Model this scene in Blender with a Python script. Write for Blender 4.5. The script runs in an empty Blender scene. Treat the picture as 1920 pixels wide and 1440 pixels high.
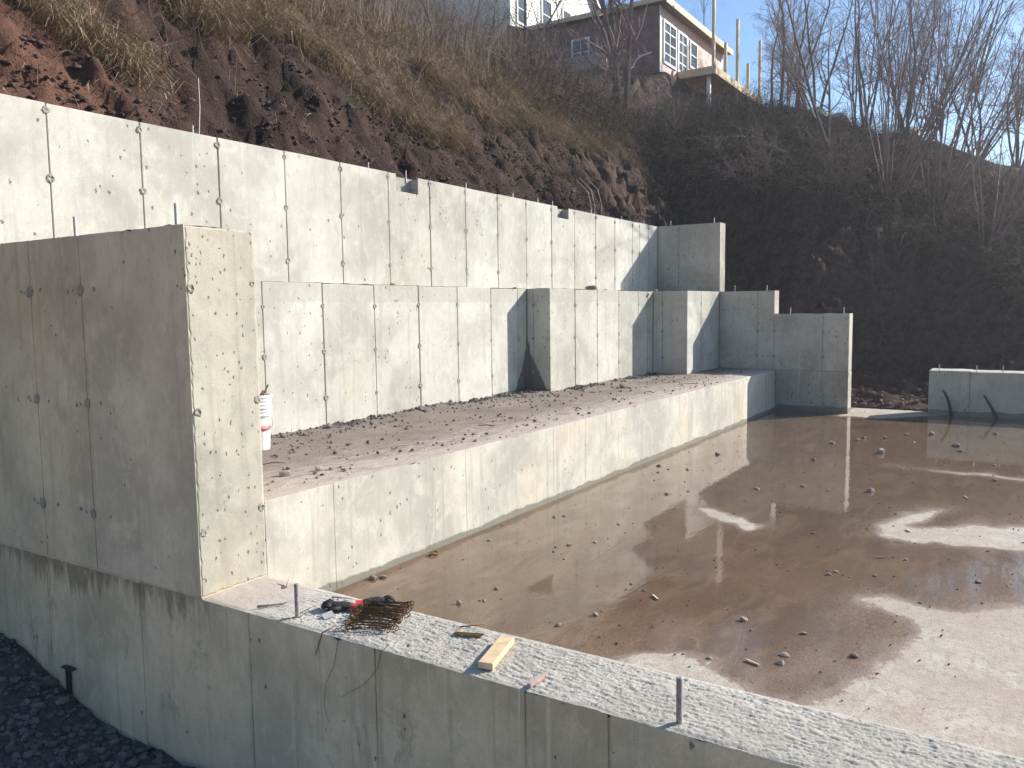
import bpy, bmesh, math, random
import numpy as np
from mathutils import Vector, Matrix, noise

SC = bpy.context.scene
COL = SC.collection
PI = math.pi
V = Vector

# ------------------------------------------------------------------ camera, sky, sun, exposure
YAW, PITCH, ROLL = math.radians(32.607), math.radians(-5.177), math.radians(-0.763)
fw = V((math.cos(YAW) * math.cos(PITCH), math.sin(YAW) * math.cos(PITCH), math.sin(PITCH)))
rt = V((math.sin(YAW), -math.cos(YAW), 0)); up = rt.cross(fw)
R_ = math.cos(ROLL) * rt + math.sin(ROLL) * up
U_ = -math.sin(ROLL) * rt + math.cos(ROLL) * up
cd = bpy.data.cameras.new('camera'); cam = bpy.data.objects.new('camera', cd); COL.objects.link(cam)
cam.matrix_world = Matrix(((R_.x, U_.x, -fw.x, 0), (R_.y, U_.y, -fw.y, 0), (R_.z, U_.z, -fw.z, 2.287), (0, 0, 0, 1)))
cd.sensor_width = 36; cd.lens = 28.68; cd.clip_start = 0.05; cd.clip_end = 3000
SC.camera = cam

SUN_EL, SUN_AZ = math.radians(28.2), math.radians(-36.0)       # azimuth measured from +X towards +Y
sd = V((math.cos(SUN_EL) * math.cos(SUN_AZ), math.cos(SUN_EL) * math.sin(SUN_AZ), math.sin(SUN_EL)))
W = bpy.data.worlds.new('World'); SC.world = W; W.use_nodes = True
wn = W.node_tree.nodes; wl_ = W.node_tree.links
sky = wn.new('ShaderNodeTexSky'); sky.sky_type = 'NISHITA'; sky.sun_disc = False
sky.sun_elevation = SUN_EL
sky.sun_rotation = math.atan2(sd.x, sd.y)
sky.altitude = 200; sky.air_density = 1.0; sky.dust_density = 0.25; sky.ozone_density = 2.6
hs = wn.new('ShaderNodeHueSaturation'); hs.inputs['Saturation'].default_value = 1.12; wl_.new(sky.outputs[0], hs.inputs['Color'])
wl_.new(hs.outputs[0], wn['Background'].inputs[0]); wn['Background'].inputs[1].default_value = 0.100
sl = bpy.data.lights.new('sun', 'SUN'); so = bpy.data.objects.new('sun', sl); COL.objects.link(so)
sl.energy = 4.8; sl.angle = math.radians(0.53); sl.color = (1.0, 0.95, 0.87)
so.rotation_euler = sd.to_track_quat('Z', 'Y').to_euler(); so.location = (60, -45, 50)
SC.view_settings.view_transform = 'Standard'; SC.view_settings.look = 'None'
SC.view_settings.gamma = 1.0; SC.view_settings.exposure = 0.84
SC.view_settings.use_curve_mapping = False
SC.cycles.adaptive_threshold = .02; SC.cycles.max_bounces = 6; SC.cycles.diffuse_bounces = 3; SC.cycles.glossy_bounces = 3; SC.cycles.transparent_max_bounces = 8
SC.cycles.caustics_reflective = False; SC.cycles.caustics_refractive = False

# ------------------------------------------------------------------ materials
ZL = .323                                                    # head of the low wall
def new_mat(name):
    m = bpy.data.materials.new(name); m.use_nodes = True
    nt = m.node_tree; b = nt.nodes['Principled BSDF']
    return m, nt, nt.nodes, nt.links, b

def plain(name, col, rough=0.7, metal=0.0, var=0.12, scale=25, bump=0.15):
    m, nt, N, L, b = new_mat(name)
    g = N.new('ShaderNodeNewGeometry'); n = N.new('ShaderNodeTexNoise')
    n.inputs['Scale'].default_value = scale; n.inputs['Detail'].default_value = 5
    L.new(g.outputs['Position'], n.inputs['Vector'])
    r = N.new('ShaderNodeValToRGB')
    r.color_ramp.elements[0].position = .3; r.color_ramp.elements[1].position = .7
    r.color_ramp.elements[0].color = [max(0, c * (1 - var)) for c in col] + [1]
    r.color_ramp.elements[1].color = [min(1, c * (1 + var)) for c in col] + [1]
    L.new(n.outputs[0], r.inputs[0]); L.new(r.outputs[0], b.inputs['Base Color'])
    b.inputs['Roughness'].default_value = rough; b.inputs['Metallic'].default_value = metal
    bp = N.new('ShaderNodeBump'); bp.inputs['Strength'].default_value = bump; bp.inputs['Distance'].default_value = .01
    L.new(n.outputs[0], bp.inputs['Height']); L.new(bp.outputs[0], b.inputs['Normal'])
    return m

class G:
    """small node helper"""
    def __init__(s, N, L): s.N, s.L = N, L
    def val(s, x, sock):
        if hasattr(x, 'is_output') or hasattr(x, 'links'): s.L.new(x, sock)
        else: sock.default_value = x
    def m(s, op, a, b=0.0, c=None, clamp=False):
        n = s.N.new('ShaderNodeMath'); n.operation = op; n.use_clamp = clamp
        s.val(a, n.inputs[0]); s.val(b, n.inputs[1])
        if c is not None: s.val(c, n.inputs[2])
        return n.outputs[0]
    def mix(s, f, a, b, mode='MIX'):
        n = s.N.new('ShaderNodeMix'); n.data_type = 'RGBA'; n.blend_type = mode
        s.val(f, n.inputs[0])
        for x, k in ((a, 6), (b, 7)):
            if isinstance(x, tuple): n.inputs[k].default_value = (*x, 1) if len(x) == 3 else x
            else: s.L.new(x, n.inputs[k])
        return n.outputs[2]
    def noise(s, vec, scale, detail=4, rough=.55, dist=0.0):
        n = s.N.new('ShaderNodeTexNoise'); s.L.new(vec, n.inputs['Vector'])
        n.inputs['Scale'].default_value = scale; n.inputs['Detail'].default_value = detail
        n.inputs['Roughness'].default_value = rough; n.inputs['Distortion'].default_value = dist
        return n.outputs[0]
    def step(s, x, lo, hi, a=0.0, b=1.0):
        n = s.N.new('ShaderNodeMapRange'); n.interpolation_type = 'SMOOTHSTEP'
        s.val(x, n.inputs[0]); n.inputs[1].default_value = lo; n.inputs[2].default_value = hi
        n.inputs[3].default_value = a; n.inputs[4].default_value = b
        return n.outputs[0]
    def vmul(s, vec, k):
        n = s.N.new('ShaderNodeVectorMath'); n.operation = 'MULTIPLY'; s.L.new(vec, n.inputs[0]); n.inputs[1].default_value = k
        return n.outputs[0]

def concrete(name, tint=(0.50, 0.49, 0.425), pit=1.0, wet=None, streak=.5, dark=1.0, stain=None, warm=.35, topband=None, lift=1.0, vary=.20, mottle=0, dmin=.15, drip=False):
    m, nt, N, L, b = new_mat(name); g = G(N, L)
    geo = N.new('ShaderNodeNewGeometry'); P = geo.outputs['Position']
    sep = N.new('ShaderNodeSeparateXYZ'); L.new(P, sep.inputs[0])
    oi = N.new('ShaderNodeObjectInfo')
    base = tuple(c * dark for c in tint)
    c1 = tuple(c * .74 for c in base); c2 = tuple(min(.9, c * 1.12) for c in base)
    big = g.noise(P, .9, 3, .6, .4)
    col = g.mix(g.step(big, .33, .66), c1, c2)
    # cloudy pale laitance and warm rust-grey patches
    cl = g.noise(P, 2.6, 5, .68, .8)
    col = g.mix(g.step(cl, .50, .68, 0, .40), col, tuple(min(.92, c * 1.30) for c in base))
    wm = g.noise(g.vmul(P, (.7, .7, .45)), 1.3, 3, .6)
    col = g.mix(g.step(wm, .50, .74, 0, warm), col, (base[0] * .98, base[1] * .82, base[2] * .66))
    # vertical run marks
    st = g.noise(g.vmul(P, (7, 7, .35)), 1.6, 3, .6)
    col = g.mix(g.step(st, .52, .74, 0, streak), col, tuple(c * .68 for c in base))
    st2 = g.noise(g.vmul(P, (16, 16, .5)), 1.2, 3, .6)
    col = g.mix(g.step(st2, .60, .75, 0, streak * .7), col, tuple(min(.92, c * 1.25) for c in base))
    if mottle:                                 # dark damp mottles left by the form oil
        mo = g.noise(g.vmul(P, (1, 1, .6)), 3.4, 5, .72, .6)
        col = g.mix(g.m('MULTIPLY', g.step(mo, .52, .70), g.step(big, .42, .62, .1, mottle)), col, tuple(c * .42 for c in base))
    if drip:                                   # grime washed out of the cold joint below the tall wall
        dr = g.noise(g.vmul(P, (9, 9, .8)), 1.3, 4, .65)
        zz = g.m('ADD', sep.outputs[2], g.m('MULTIPLY_ADD', dr, -.9, .45))
        dk = g.m('MULTIPLY', g.step(zz, ZL - .22, ZL - .02, 0, .75), g.step(sep.outputs[1], 4.5, 4.9))
        col = g.mix(dk, col, (.15, .115, .075))
    # each form panel took the mix a little differently
    hsv = N.new('ShaderNodeHueSaturation'); L.new(col, hsv.inputs['Color'])
    g.val(g.m('MULTIPLY_ADD', oi.outputs['Random'], vary, lift * (1 - vary / 2)), hsv.inputs['Value'])
    g.val(g.m('MULTIPLY_ADD', oi.outputs['Random'], -2.0 * vary, 1.0 + vary), hsv.inputs['Saturation'])
    col = hsv.outputs[0]
    if topband is not None:                    # last lift of the pour near the wall head, greyer
        tn = g.m('MULTIPLY_ADD', g.noise(g.vmul(P, (2.2, 2.2, .2)), 1.5, 4), .10, topband)
        col = g.mix(g.step(g.m('SUBTRACT', sep.outputs[2], tn), -.006, .012, 0, .5), col, tuple(c * .78 for c in base))
    md = g.noise(g.vmul(P, (1, 1, .7)), 11, 4, .7, .5)
    col = g.mix(g.step(md, .50, .70, 0, .45), col, tuple(c * .74 for c in base))
    col = g.mix(g.step(md, .50, .32, 0, .35), col, tuple(min(.92, c * 1.22) for c in base))
    fine = g.noise(P, 70, 2, .6)
    col = g.mix(g.step(fine, .35, .7, 0, .20), col, tuple(c * .66 for c in base))
    # bug holes: several sizes, gathered in drifts
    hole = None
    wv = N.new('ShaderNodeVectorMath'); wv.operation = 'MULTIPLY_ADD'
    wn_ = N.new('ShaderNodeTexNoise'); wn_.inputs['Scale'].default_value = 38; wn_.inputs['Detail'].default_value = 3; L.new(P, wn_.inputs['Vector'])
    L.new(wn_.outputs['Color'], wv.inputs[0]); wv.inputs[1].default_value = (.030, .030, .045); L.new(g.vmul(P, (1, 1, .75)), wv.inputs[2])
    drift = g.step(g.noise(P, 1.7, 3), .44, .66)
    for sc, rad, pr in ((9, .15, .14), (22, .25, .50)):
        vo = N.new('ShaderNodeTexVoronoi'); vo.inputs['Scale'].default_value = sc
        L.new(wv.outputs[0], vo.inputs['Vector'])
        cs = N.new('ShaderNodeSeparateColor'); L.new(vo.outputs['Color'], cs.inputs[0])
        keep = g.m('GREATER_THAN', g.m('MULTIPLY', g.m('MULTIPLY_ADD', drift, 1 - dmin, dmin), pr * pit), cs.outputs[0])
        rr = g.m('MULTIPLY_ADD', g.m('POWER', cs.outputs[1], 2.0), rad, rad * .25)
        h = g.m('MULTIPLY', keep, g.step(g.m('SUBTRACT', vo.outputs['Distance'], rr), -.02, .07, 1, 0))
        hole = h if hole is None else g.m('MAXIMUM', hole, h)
    sp_ = g.noise(P, 105, 2, .5)
    col = g.mix(g.m('MULTIPLY', g.step(sp_, .66, .72), g.step(drift, 0, 1, .35 * min(1, pit + .3), .8)), col, tuple(c * .40 for c in base))
    col = g.mix(g.m('MULTIPLY', hole, .72), col, (.075, .066, .056))  # dirt in the holes, and their inner shade painted dark
    rough = .86
    if wet is not None:                        # damp tide line standing up from the floor
        nz = g.m('MULTIPLY_ADD', g.noise(g.vmul(P, (1, 1, .25)), 2.4, 5, .65), wet[1], wet[0] - wet[1] * .5)
        wf = g.step(g.m('SUBTRACT', sep.outputs[2], nz), -.01, .012, 1, 0)
        if len(wet) > 2: wf = g.m('MULTIPLY', wf, g.step(sep.outputs[0], wet[2], wet[2] + 1.2, 0, 1))
        col = g.mix(g.m('MULTIPLY', wf, .8), col, (.16, .15, .12))
    if stain is not None:                      # water run climbing the inside corner
        (ax, ay, az0, h) = stain
        hz = g.m('SUBTRACT', sep.outputs[2], az0)
        dist = g.m('ADD', g.m('ABSOLUTE', g.m('SUBTRACT', sep.outputs[0], ax)), g.m('ABSOLUTE', g.m('SUBTRACT', sep.outputs[1], ay)))
        wdt = g.m('MULTIPLY_ADD', g.m('POWER', g.m('SUBTRACT', 1.0, g.m('DIVIDE', hz, h, clamp=True)), 1.7), .42, -.0)
        wdt = g.m('ADD', wdt, g.m('MULTIPLY_ADD', g.noise(P, 5, 3), .16, -.06))
        wf = g.m('MULTIPLY', g.step(g.m('SUBTRACT', dist, wdt), -.01, .02, 1, 0), g.step(hz, h - .03, h, 1, 0))
        col = g.mix(g.m('MULTIPLY', wf, .82), col, (.10, .10, .095))
    L.new(col, b.inputs['Base Color']); b.inputs['Roughness'].default_value = rough
    b.inputs['Specular IOR Level'].default_value = .25
    hgt = g.m('MULTIPLY_ADD', fine, .18, g.m('MULTIPLY', hole, -1.0))
    bp = N.new('ShaderNodeBump'); bp.inputs['Strength'].default_value = .55; bp.inputs['Distance'].default_value = .012
    L.new(hgt, bp.inputs['Height']); L.new(bp.outputs[0], b.inputs['Normal'])
    return m

def soil_mat():
    m, nt, N, L, b = new_mat('red_soil'); g = G(N, L)
    geo = N.new('ShaderNodeNewGeometry'); P = geo.outputs['Position']
    at = N.new('ShaderNodeAttribute'); at.attribute_name = 'grass'
    sep = N.new('ShaderNodeSeparateXYZ'); L.new(P, sep.inputs[0])
    n1 = g.noise(P, .7, 6, .65, .6); n2 = g.noise(P, 6, 6, .7); n3 = g.noise(P, 30, 4, .7)
    col = g.mix(g.step(n1, .35, .65), (.040, .025, .020), (.078, .047, .036))
    col = g.mix(g.step(n2, .48, .72, 0, .7), col, (.045, .033, .031))
    col = g.mix(g.step(n3, .58, .74, 0, .5), col, (.16, .10, .082))
    # fresher, redder earth at the open end of the bank
    fr = g.m('MULTIPLY', g.step(sep.outputs[0], 5.2, 8.0, 1, 0), g.step(n1, .3, .6, .5, 1))
    col = g.mix(fr, col, (.16, .080, .055))
    col = g.mix(g.step(sep.outputs[0], 18.5, 21.5, 0, .5), col, g.mix(g.step(n2, .4, .65), (.10, .068, .055), (.21, .14, .11)))      # subsoil of the far cut, paled to offset its sunless face
    lit = g.mix(g.step(n2, .35, .7), (.085, .062, .038), (.17, .125, .072))
    lit = g.mix(g.step(n3, .5, .7, 0, .6), lit, (.05, .045, .028))
    lit = g.mix(g.step(sep.outputs[0], 17.5, 22, 0, .75), lit, g.mix(g.step(n2, .4, .65), (.030, .024, .018), (.075, .056, .040)))
    col = g.mix(at.outputs['Fac'], col, lit)
    L.new(col, b.inputs['Base Color']); b.inputs['Roughness'].default_value = .95
    b.inputs['Specular IOR Level'].default_value = .15
    bp = N.new('ShaderNodeBump'); bp.inputs['Strength'].default_value = .9; bp.inputs['Distance'].default_value = .09
    L.new(g.m('ADD', n2, g.m('MULTIPLY', n3, .5)), bp.inputs['Height']); L.new(bp.outputs[0], b.inputs['Normal'])
    return m

def slab_mat():
    m, nt, N, L, b = new_mat('muddy_slab'); g = G(N, L)
    geo = N.new('ShaderNodeNewGeometry'); P = geo.outputs['Position']
    at = N.new('ShaderNodeAttribute'); at.attribute_name = 'wet'
    w = at.outputs['Fac']
    n1 = g.noise(P, .8, 6, .65, .5); n2 = g.noise(P, 5, 6, .7, .5); n3 = g.noise(P, 60, 4, .7)
    n4 = g.noise(P, 17, 4, .75)
    sw = g.noise(g.vmul(P, (1.0, 3.2, 1)), 1.5, 5, .65, .8)
    mud = g.mix(g.step(n1, .35, .65), (.160, .103, .066), (.222, .146, .094))
    mud = g.mix(g.step(sw, .46, .64, 0, .85), mud, (.26, .182, .124))
    mud = g.mix(g.step(n2, .52, .72, 0, .65), mud, (.115, .080, .058))
    mud = g.mix(g.step(n4, .54, .68, 0, .4), mud, (.10, .072, .055))
    mud = g.mix(g.step(n3, .6, .75, 0, .35), mud, (.08, .06, .05))
    dry = g.mix(g.step(n2, .35, .65), (.41, .36, .30), (.53, .475, .405))
    dry = g.mix(g.step(sw, .52, .7, 0, .5), dry, (.42, .33, .27))
    dry = g.mix(g.step(n3, .58, .72, 0, .45), dry, (.30, .25, .21))
    ln_ = g.noise(g.vmul(P, (2.0, 26, 1)), 1.0, 3, .6)
    dry = g.mix(g.step(ln_, .55, .66, 0, .4), dry, (.34, .28, .225))         # trowel drag
    dry = g.mix(g.step(n4, .48, .64, 0, .75), dry, (.33, .26, .205))
    dry = g.mix(g.step(n1, .45, .60, 0, .6), dry, (.37, .295, .235))
    damp = g.mix(g.step(n2, .35, .65), (.19, .14, .105), (.26, .195, .15))
    edge = g.m('ADD', g.m('ADD', w, g.m('MULTIPLY_ADD', n2, .6, -.30)), g.m('MULTIPLY_ADD', n4, .5, -.25))
    col = g.mix(g.step(edge, .28, .42), dry, damp)
    col = g.mix(g.step(edge, .5, .68), col, mud)
    L.new(col, b.inputs['Base Color'])
    g.val(g.step(edge, .3, .6, .9, .5), b.inputs['Roughness'])
    bp = N.new('ShaderNodeBump'); bp.inputs['Strength'].default_value = .5; bp.inputs['Distance'].default_value = .012
    L.new(g.m('ADD', n3, n2), bp.inputs['Height']); L.new(bp.outputs[0], b.inputs['Normal'])
    return m

def water_mat():
    m, nt, N, L, b = new_mat('puddle_water'); g = G(N, L)
    N.remove(b); out = N['Material Output']
    geo = N.new('ShaderNodeNewGeometry'); P = geo.outputs['Position']
    at = N.new('ShaderNodeAttribute'); at.attribute_name = 'wet'
    n2 = g.noise(P, 5, 6, .7, .5); grit = g.noise(P, 38, 5, .75)
    n4 = g.noise(P, 17, 4, .75)
    mask = g.step(g.m('ADD', g.m('ADD', at.outputs['Fac'], g.m('MULTIPLY_ADD', n2, .6, -.30)), g.m('MULTIPLY_ADD', n4, .5, -.25)), .42, .72)
    # shallow film: grains of mud break the surface towards the near side
    at2 = N.new('ShaderNodeAttribute'); at2.attribute_name = 'deep'
    film = g.step(g.m('ADD', grit, g.m('MULTIPLY', at2.outputs['Fac'], .45)), .44, .60)
    mask = g.m('MULTIPLY', mask, g.m('MULTIPLY_ADD', film, .85, .15))
    gl = N.new('ShaderNodeBsdfGlossy'); gl.inputs['Color'].default_value = (1, 1, 1, 1)
    g.val(g.step(at2.outputs['Fac'], 0, .8, .10, .012), gl.inputs['Roughness'])
    rip = g.noise(g.vmul(P, (1, 2.2, 1)), 9, 3, .5)
    bp = N.new('ShaderNodeBump'); bp.inputs['Strength'].default_value = .05; bp.inputs['Distance'].default_value = .01
    L.new(rip, bp.inputs['Height']); L.new(bp.outputs[0], gl.inputs['Normal'])
    dt = N.new('ShaderNodeVectorMath'); dt.operation = 'DOT_PRODUCT'; L.new(geo.outputs['Incoming'], dt.inputs[0]); L.new(geo.outputs['Normal'], dt.inputs[1])
    fres = g.m('MULTIPLY_ADD', g.m('POWER', g.m('SUBTRACT', 1.0, g.m('ABSOLUTE', dt.outputs['Value']), clamp=True), 5.0), .98, .02)   # Schlick, n = 1.33
    tr = N.new('ShaderNodeBsdfTransparent')
    tint = g.mix(mask, (1, 1, 1), (.90, .86, .80)); L.new(tint, tr.inputs[0])
    mx = N.new('ShaderNodeMixShader')
    L.new(g.m('MULTIPLY', fres, mask), mx.inputs[0]); L.new(tr.outputs[0], mx.inputs[1]); L.new(gl.outputs[0], mx.inputs[2])
    L.new(mx.outputs[0], out.inputs[0])
    return m

def attr_mat(name, attr, stops, rough=.85, trans=0.0):
    m, nt, N, L, b = new_mat(name)
    at = N.new('ShaderNodeAttribute'); at.attribute_name = attr
    r = N.new('ShaderNodeValToRGB')
    while len(r.color_ramp.elements) < len(stops): r.color_ramp.elements.new(.5)
    for e, (p, c) in zip(r.color_ramp.elements, stops): e.position = p; e.color = (*c, 1)
    L.new(at.outputs['Fac'], r.inputs[0]); L.new(r.outputs[0], b.inputs['Base Color'])
    b.inputs['Roughness'].default_value = rough; b.inputs['Specular IOR Level'].default_value = .2
    return m

def dirt_mat():
    m, nt, N, L, b = new_mat('ledge_dirt'); g = G(N, L)
    geo = N.new('ShaderNodeNewGeometry'); P = geo.outputs['Position']
    sep = N.new('ShaderNodeSeparateXYZ'); L.new(P, sep.inputs[0])
    n1 = g.noise(P, 1.1, 6, .65, .6); n2 = g.noise(g.vmul(P, (1, 2.6, 1)), 4, 6, .7, .4); n3 = g.noise(P, 55, 4, .7)
    col = g.mix(g.step(n1, .35, .65), (.195, .156, .127), (.27, .216, .178))
    # swept concrete shows through towards the front arris
    ed = g.m('ADD', g.m('MULTIPLY', g.m('SUBTRACT', 5.95, sep.outputs[1]), .60), g.m('MULTIPLY_ADD', n2, 1.6, -.8))
    col = g.mix(g.step(ed, .0, .8, 0, .9), col, (.54, .455, .39))
    bk = g.m('ADD', g.m('MULTIPLY', g.m('SUBTRACT', sep.outputs[1], 6.3), .6), g.m('MULTIPLY_ADD', n1, 1.2, -.5))
    col = g.mix(g.step(bk, .2, .8, 0, .7), col, (.19, .17, .15))
    col = g.mix(g.step(n2, .56, .76, 0, .5), col, (.13, .10, .085))
    col = g.mix(g.step(n3, .58, .74, 0, .5), col, (.10, .08, .07))
    L.new(col, b.inputs['Base Color']); b.inputs['Roughness'].default_value = .92
    bp = N.new('ShaderNodeBump'); bp.inputs['Strength'].default_value = .8; bp.inputs['Distance'].default_value = .02
    L.new(g.m('ADD', n3, n2), bp.inputs['Height']); L.new(bp.outputs[0], b.inputs['Normal'])
    return m

def stone_mat(name, ca, cb):
    m, nt, N, L, b = new_mat(name); g = G(N, L)
    geo = N.new('ShaderNodeNewGeometry'); P = geo.outputs['Position']; oi = N.new('ShaderNodeObjectInfo')
    n = g.noise(P, 30, 5, .7)
    f = g.m('ADD', g.m('MULTIPLY', oi.outputs['Random'], .6), g.m('MULTIPLY', n, .4))
    f = g.m('ADD', f, g.m('MULTIPLY_ADD', geo.outputs['Random Per Island'], .6, -.3), clamp=True)
    L.new(g.mix(f, ca, cb), b.inputs['Base Color']); b.inputs['Roughness'].default_value = .9
    bp = N.new('ShaderNodeBump'); bp.inputs['Strength'].default_value = .6; bp.inputs['Distance'].default_value = .01
    L.new(n, bp.inputs['Height']); L.new(bp.outputs[0], b.inputs['Normal'])
    return m

def siding_mat(name, col):
    return plain(name, col, .6, 0, .06, 3, .05)

def rough_top_mat():
    m, nt, N, L, b = new_mat('raked_concrete'); g = G(N, L)
    geo = N.new('ShaderNodeNewGeometry'); P = geo.outputs['Position']
    sep = N.new('ShaderNodeSeparateXYZ'); L.new(P, sep.inputs[0])
    n1 = g.noise(P, 1.4, 5, .6); n2 = g.noise(P, 14, 6, .7); n3 = g.noise(P, 110, 4, .7)
    col = g.mix(g.step(n1, .35, .65), (.44, .405, .345), (.56, .525, .46))
    col = g.mix(g.step(n2, .5, .7, 0, .5), col, (.44, .40, .345))
    col = g.mix(g.step(n3, .55, .7, 0, .5), col, (.36, .335, .30))
    # pinkish silt next to the tall end wall
    pk = g.m('ADD', g.m('MULTIPLY', g.m('SUBTRACT', sep.outputs[1], 4.1), 1.6), g.m('MULTIPLY_ADD', n2, 1.2, -.6))
    col = g.mix(g.step(pk, 0, .6, 0, .7), col, (.46, .38, .31))
    L.new(col, b.inputs['Base Color']); b.inputs['Roughness'].default_value = .93
    bp = N.new('ShaderNodeBump'); bp.inputs['Strength'].default_value = .8; bp.inputs['Distance'].default_value = .006
    L.new(n3, bp.inputs['Height']); L.new(bp.outputs[0], b.inputs['Normal'])
    return m

M = {}
CT = (.515, .50, .435)
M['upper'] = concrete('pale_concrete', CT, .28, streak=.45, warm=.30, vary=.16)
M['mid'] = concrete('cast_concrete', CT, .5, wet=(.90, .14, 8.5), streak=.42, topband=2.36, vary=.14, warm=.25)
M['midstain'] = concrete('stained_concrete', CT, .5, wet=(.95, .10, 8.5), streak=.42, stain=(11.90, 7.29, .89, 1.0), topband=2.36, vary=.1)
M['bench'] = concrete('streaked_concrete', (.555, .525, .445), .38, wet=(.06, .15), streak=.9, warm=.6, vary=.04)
M['pier'] = concrete('pitted_concrete', (.625, .535, .395), .55, streak=.6, warm=.5, vary=.05, mottle=.5, dmin=.2)  # pier's shaded side: tint lifted and warmed for missing bounce light
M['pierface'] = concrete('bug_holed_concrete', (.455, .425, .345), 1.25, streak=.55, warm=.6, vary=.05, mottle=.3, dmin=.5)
M['low'] = concrete('weathered_concrete', (.645, .54, .38), .7, streak=.95, warm=.5, vary=.05, mottle=.85, dmin=.35, drip=True)  # shaded outer face, bounce light painted in as a paler, warmer tint
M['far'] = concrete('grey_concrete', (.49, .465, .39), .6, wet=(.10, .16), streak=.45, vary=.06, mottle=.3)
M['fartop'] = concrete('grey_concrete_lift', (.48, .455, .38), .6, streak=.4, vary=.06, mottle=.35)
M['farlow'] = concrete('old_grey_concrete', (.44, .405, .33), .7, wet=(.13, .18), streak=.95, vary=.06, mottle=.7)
M['core'] = plain('concrete_core', (.33, .32, .28), .9, 0, .2, 30, .3)
M['patch'] = plain('mortar_patch', (.31, .295, .245), .95, 0, .4, 90, .8)
M['soil'] = soil_mat(); M['slab'] = slab_mat(); M['water'] = water_mat(); M['dirt'] = dirt_mat(); M['rake'] = rough_top_mat()
M['stone'] = stone_mat('grey_stone', (.07, .055, .048), (.33, .28, .24))
M['redstone'] = stone_mat('red_stone', (.10, .06, .05), (.26, .16, .13))
M['clod'] = stone_mat('earth_clods', (.045, .029, .024), (.12, .078, .062))
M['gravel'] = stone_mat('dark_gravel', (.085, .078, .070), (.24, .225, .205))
M['steel'] = plain('galvanised_steel', (.42, .42, .43), .5, .5, .25, 60, .3)
M['dullsteel'] = plain('dull_steel', (.30, .265, .25), .6, .15, .35, 60, .3)
M['rust'] = plain('rusty_wire', (.16, .085, .035), .75, .3, .45, 60, .3)
M['wood'] = plain('pale_lumber', (.66, .48, .29), .7, 0, .14, 14, .15)
M['lumber'] = plain('framing_lumber', (.60, .47, .29), .7, 0, .14, 3, .1)
M['greywood'] = plain('weathered_wood', (.36, .31, .27), .85, 0, .25, 12, .2)
M['pinkwood'] = plain('pink_wood', (.47, .34, .30), .85, 0, .2, 40, .3)
M['white'] = plain('white_plastic', (.78, .77, .74), .45, 0, .06, 12, .05)
M['red'] = plain('red_cloth', (.55, .05, .05), .8, 0, .2, 60, .3)
M['redband'] = plain('red_print', (.62, .16, .15), .5, 0, .15, 60, .05)
M['black'] = plain('black_cloth', (.018, .018, .020), .75, 0, .4, 60, .3)
M['greytag'] = plain('grey_tag', (.4, .4, .4), .6, 0, .1, 40, .1)
M['darkpipe'] = plain('dark_pipe', (.035, .032, .03), .6, 0, .3, 40, .2)
M['bark'] = plain('grey_bark', (.15, .118, .102), .9, 0, .35, 18, .5)
M['twig'] = plain('brown_twigs', (.25, .180, .158), .9, 0, .3, 4, .2)
M['whip'] = plain('whip_stems', (.25, .182, .162), .8, 0, .3, 4, .2)
M['paletwig'] = plain('bleached_stick', (.50, .44, .36), .85, 0, .2, 30, .2)
M['sidewhite'] = siding_mat('cream_siding', (.72, .70, .62))
M['trimwhite'] = plain('white_trim', (.78, .78, .76), .5, 0, .04, 4, .02)
M['brown'] = plain('brown_sheathing', (.215, .118, .105), .85, 0, .22, 2.2, .1)
M['pink'] = plain('pinkish_wrap', (.62, .45, .40), .75, 0, .07, 1.5, .05)
M['roof'] = plain('dark_roofing', (.055, .052, .055), .85, 0, .3, 8, .3)
M['soffit'] = plain('dark_soffit', (.16, .11, .085), .85, 0, .2, 8, .1)
M['orange'] = plain('orange_band', (.38, .12, .05), .7, 0, .15, 8, .1)
M['tarp'] = plain('green_tarp', (.10, .32, .20), .6, 0, .2, 8, .2)
m, nt, N, L, b = new_mat('window_glass'); b.inputs['Base Color'].default_value = (.06, .075, .09, 1); b.inputs['Roughness'].default_value = .06
g_ = N.new('ShaderNodeTexNoise'); g_.inputs['Scale'].default_value = 2; bp_ = N.new('ShaderNodeBump'); bp_.inputs['Strength'].default_value = .03
L.new(g_.outputs[0], bp_.inputs['Height']); L.new(bp_.outputs[0], b.inputs['Normal']); M['glass'] = m
M['grass'] = attr_mat('dry_grass', 'tone', [(0, (.085, .060, .032)), (.45, (.22, .160, .098)), (.8, (.35, .265, .165)), (1, (.50, .40, .27))], .8)
M['leaf'] = attr_mat('bramble_leaves', 'tone', [(0, (.022, .030, .014)), (.5, (.05, .068, .026)), (.85, (.085, .11, .04)), (1, (.13, .12, .05))], .9)
M['brush'] = attr_mat('brush_stems', 'tone', [(0, (.065, .048, .040)), (.5, (.15, .112, .090)), (.85, (.25, .19, .15)), (1, (.38, .31, .25))], .85)

# ------------------------------------------------------------------ object helpers
WL = {}
def link(o, parent=None, wloc=(0, 0, 0)):
    COL.objects.link(o); wloc = V(wloc)
    if parent is not None:
        o.parent = parent; o.location = wloc - WL[parent.name]
    else: o.location = wloc
    WL[o.name] = wloc
    return o

def thing(name, label, cat, loc=(0, 0, 0), group=None):
    o = bpy.data.objects.new(name, None); o.empty_display_size = .2
    link(o, None, loc); tag(o, label, cat, group)
    return o

def tag(o, label=None, cat=None, group=None, kind=None):
    if label: o['label'] = label
    if cat: o['category'] = cat
    if group: o['group'] = group
    if kind: o['kind'] = kind
    return o

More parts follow.
